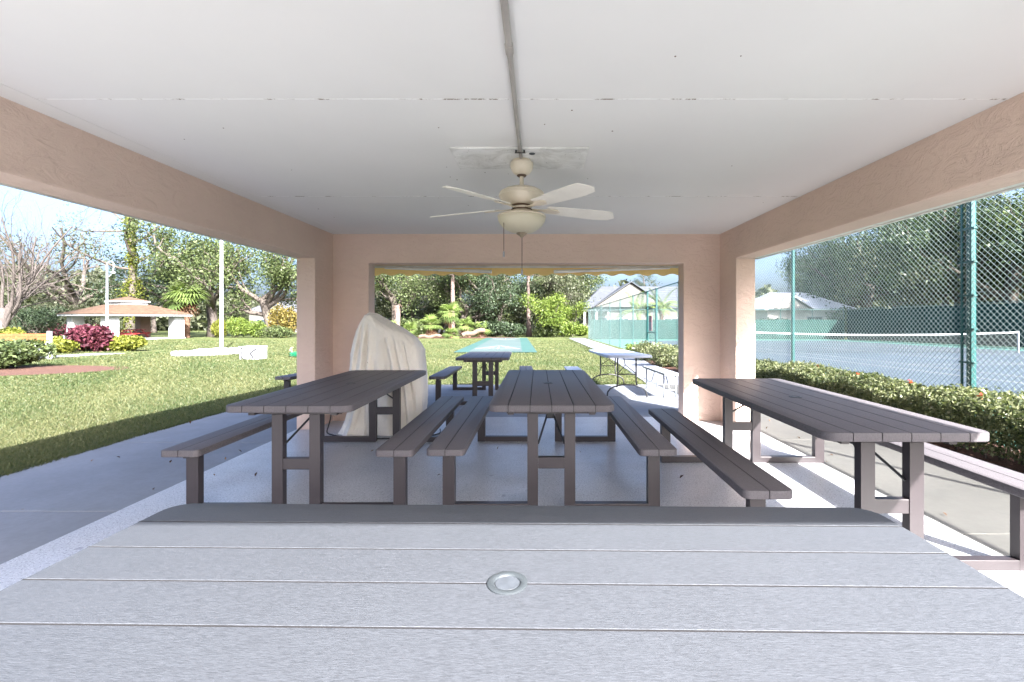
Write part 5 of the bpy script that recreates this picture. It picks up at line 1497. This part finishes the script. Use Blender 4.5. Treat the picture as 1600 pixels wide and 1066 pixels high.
# far woods closing the horizon
def woods():
    rng = np.random.default_rng(55)
    n = 56000
    a = rng.uniform(R(-75), R(75), n); 
    rr = rng.uniform(112, 150, n)
    x = rr*np.sin(a); y = rr*np.cos(a)
    top = 8.5+2.4*np.sin(a*13)+1.8*np.sin(a*31+1)+1.4*np.sin(a*67+2)
    z = -1.2 + rng.random(n)**0.8*top
    C = np.stack([x, y, z], 1)
    o = place('far_woods', leaf_mesh('far_woods', C, 1.3, rng, M['leaf_grey'], 0.2, 0.6, 0.45+0.25*rng.normal(size=n)))
    tag(o, 'far band of woods along the horizon', 'woods', None, 'stuff')
woods()

# grass blades on the lawn, thinner with distance
def grass():
    rng = np.random.default_rng(9)
    n = 620000
    px = rng.uniform(-120, 1010, n); py = rng.uniform(531, 775, n)
    A = 0.1007-0.0112*9.9
    Yt = np.concatenate([np.linspace(2, 12, 400), np.linspace(12.05, 70, 600)]); pt_ = 499+720*(EYE-np.array([gz(v) for v in Yt]))/Yt
    Y = np.interp(-py, -pt_, Yt)
    X = (px-841)*Y/720
    n2 = 90000
    X2 = rng.uniform(-9, -4.5, n2); Y2 = rng.uniform(-4, 4.5, n2)
    n3 = 16000; Y3 = rng.uniform(0.5, 9.9, n3); X3 = -4.50 + 0.020*np.sin(Y3*7)+0.012*np.sin(Y3*23) + 0.018*rng.normal(size=n3)
    X = np.concatenate([X, X2, X3]); Y = np.concatenate([Y, Y2, Y3])
    le = np.interp(Y, [p[0] for p in LE], [p[1] for p in LE])
    ok = ((X < -4.445) & (Y < 9.9)) | ((Y >= 9.9) & (X < le-0.02) & (Y < 46))
    ok |= (Y >= 9.9) & (X > 2.36) & (X < le) 
    fx = X + 0.045*(Y-21.5)
    ok &= ~((Y > 21.3) & (Y < 44.5) & (fx > -3.95) & (fx < -0.05))
    ok &= ~(((X+15.2)/3.0)**2 + ((Y-12.9)/1.65)**2 < 1)
    k = (Y-16.2)/1.5*0.25
    ok &= ~((Y > 16.2) & (Y < 23.7) & (X > -20.6+k) & (X < -19.3+k))
    ok &= X > -60
    X, Y = X[ok], Y[ok]; n = len(X)
    gzv = np.where(Y < 6.1, 0, np.where(Y < 9.9, -0.0265*(Y-6.1), -0.1007-0.0112*(Y-9.9)))
    D = np.sqrt(X*X+Y*Y)
    w = np.maximum(0.0055, 0.00085*D)*rng.uniform(0.7, 1.3, n); h = rng.uniform(0.020, 0.052, n)*(1+0.006*D)
    a = rng.uniform(0, 2*PI, n); ln = rng.uniform(0.2, 1.5, n)*h; b = rng.uniform(0, 2*PI, n)
    V = np.empty((n,3,3)); z0 = gzv-0.032
    V[:,0] = np.stack([X-np.cos(a)*w, Y-np.sin(a)*w, z0], 1)
    V[:,1] = np.stack([X+np.cos(a)*w, Y+np.sin(a)*w, z0], 1)
    V[:,2] = np.stack([X+np.cos(b)*ln, Y+np.sin(b)*ln, z0+h], 1)
    patch = np.sin(X*0.9+1.3*np.sin(Y*0.5))*np.sin(Y*0.7+X*0.25)+0.5*np.sin(X*2.7+Y*1.9)
    tint = np.clip(0.50+0.14*patch+0.24*rng.normal(size=n), 0, 1)
    o = place('grass', np_mesh('grass', V.reshape(-1,3), np.arange(n*3).reshape(n,3), M['grass'], np.repeat(tint, 3)))
    tag(o, 'short coarse lawn grass around the pavilion', 'grass', None, 'stuff')
grass()

# a few dry leaves blown onto the paving
def litter():
    rng = np.random.default_rng(31); P = []
    for x0, x1, y0, y1, n, z in ((-4.4, -2.9, 1.5, 6.0, 26, -0.004), (-2.7, 2.4, 6.3, 9.8, 22, -0.003), (2.6, 4.1, 1.2, 6.0, 22, -0.005), (-2.7, 2.2, 2.5, 5.7, 12, 0.004), (2.6, 3.4, 10.2, 20, 14, -0.006)):
        x = rng.uniform(x0, x1, n); y = rng.uniform(y0, y1, n)
        P.append(np.stack([x, y, np.array([gz(v) for v in y])+z+0.006], 1))
    C = np.concatenate(P)
    o = place('dry_leaves', leaf_mesh('dry_leaves', C, 0.038, rng, M['leaf_dry'], 6.0, 0.5))
    tag(o, 'few dry leaves scattered on the paving around the tables', 'leaves', None, 'stuff')
litter()
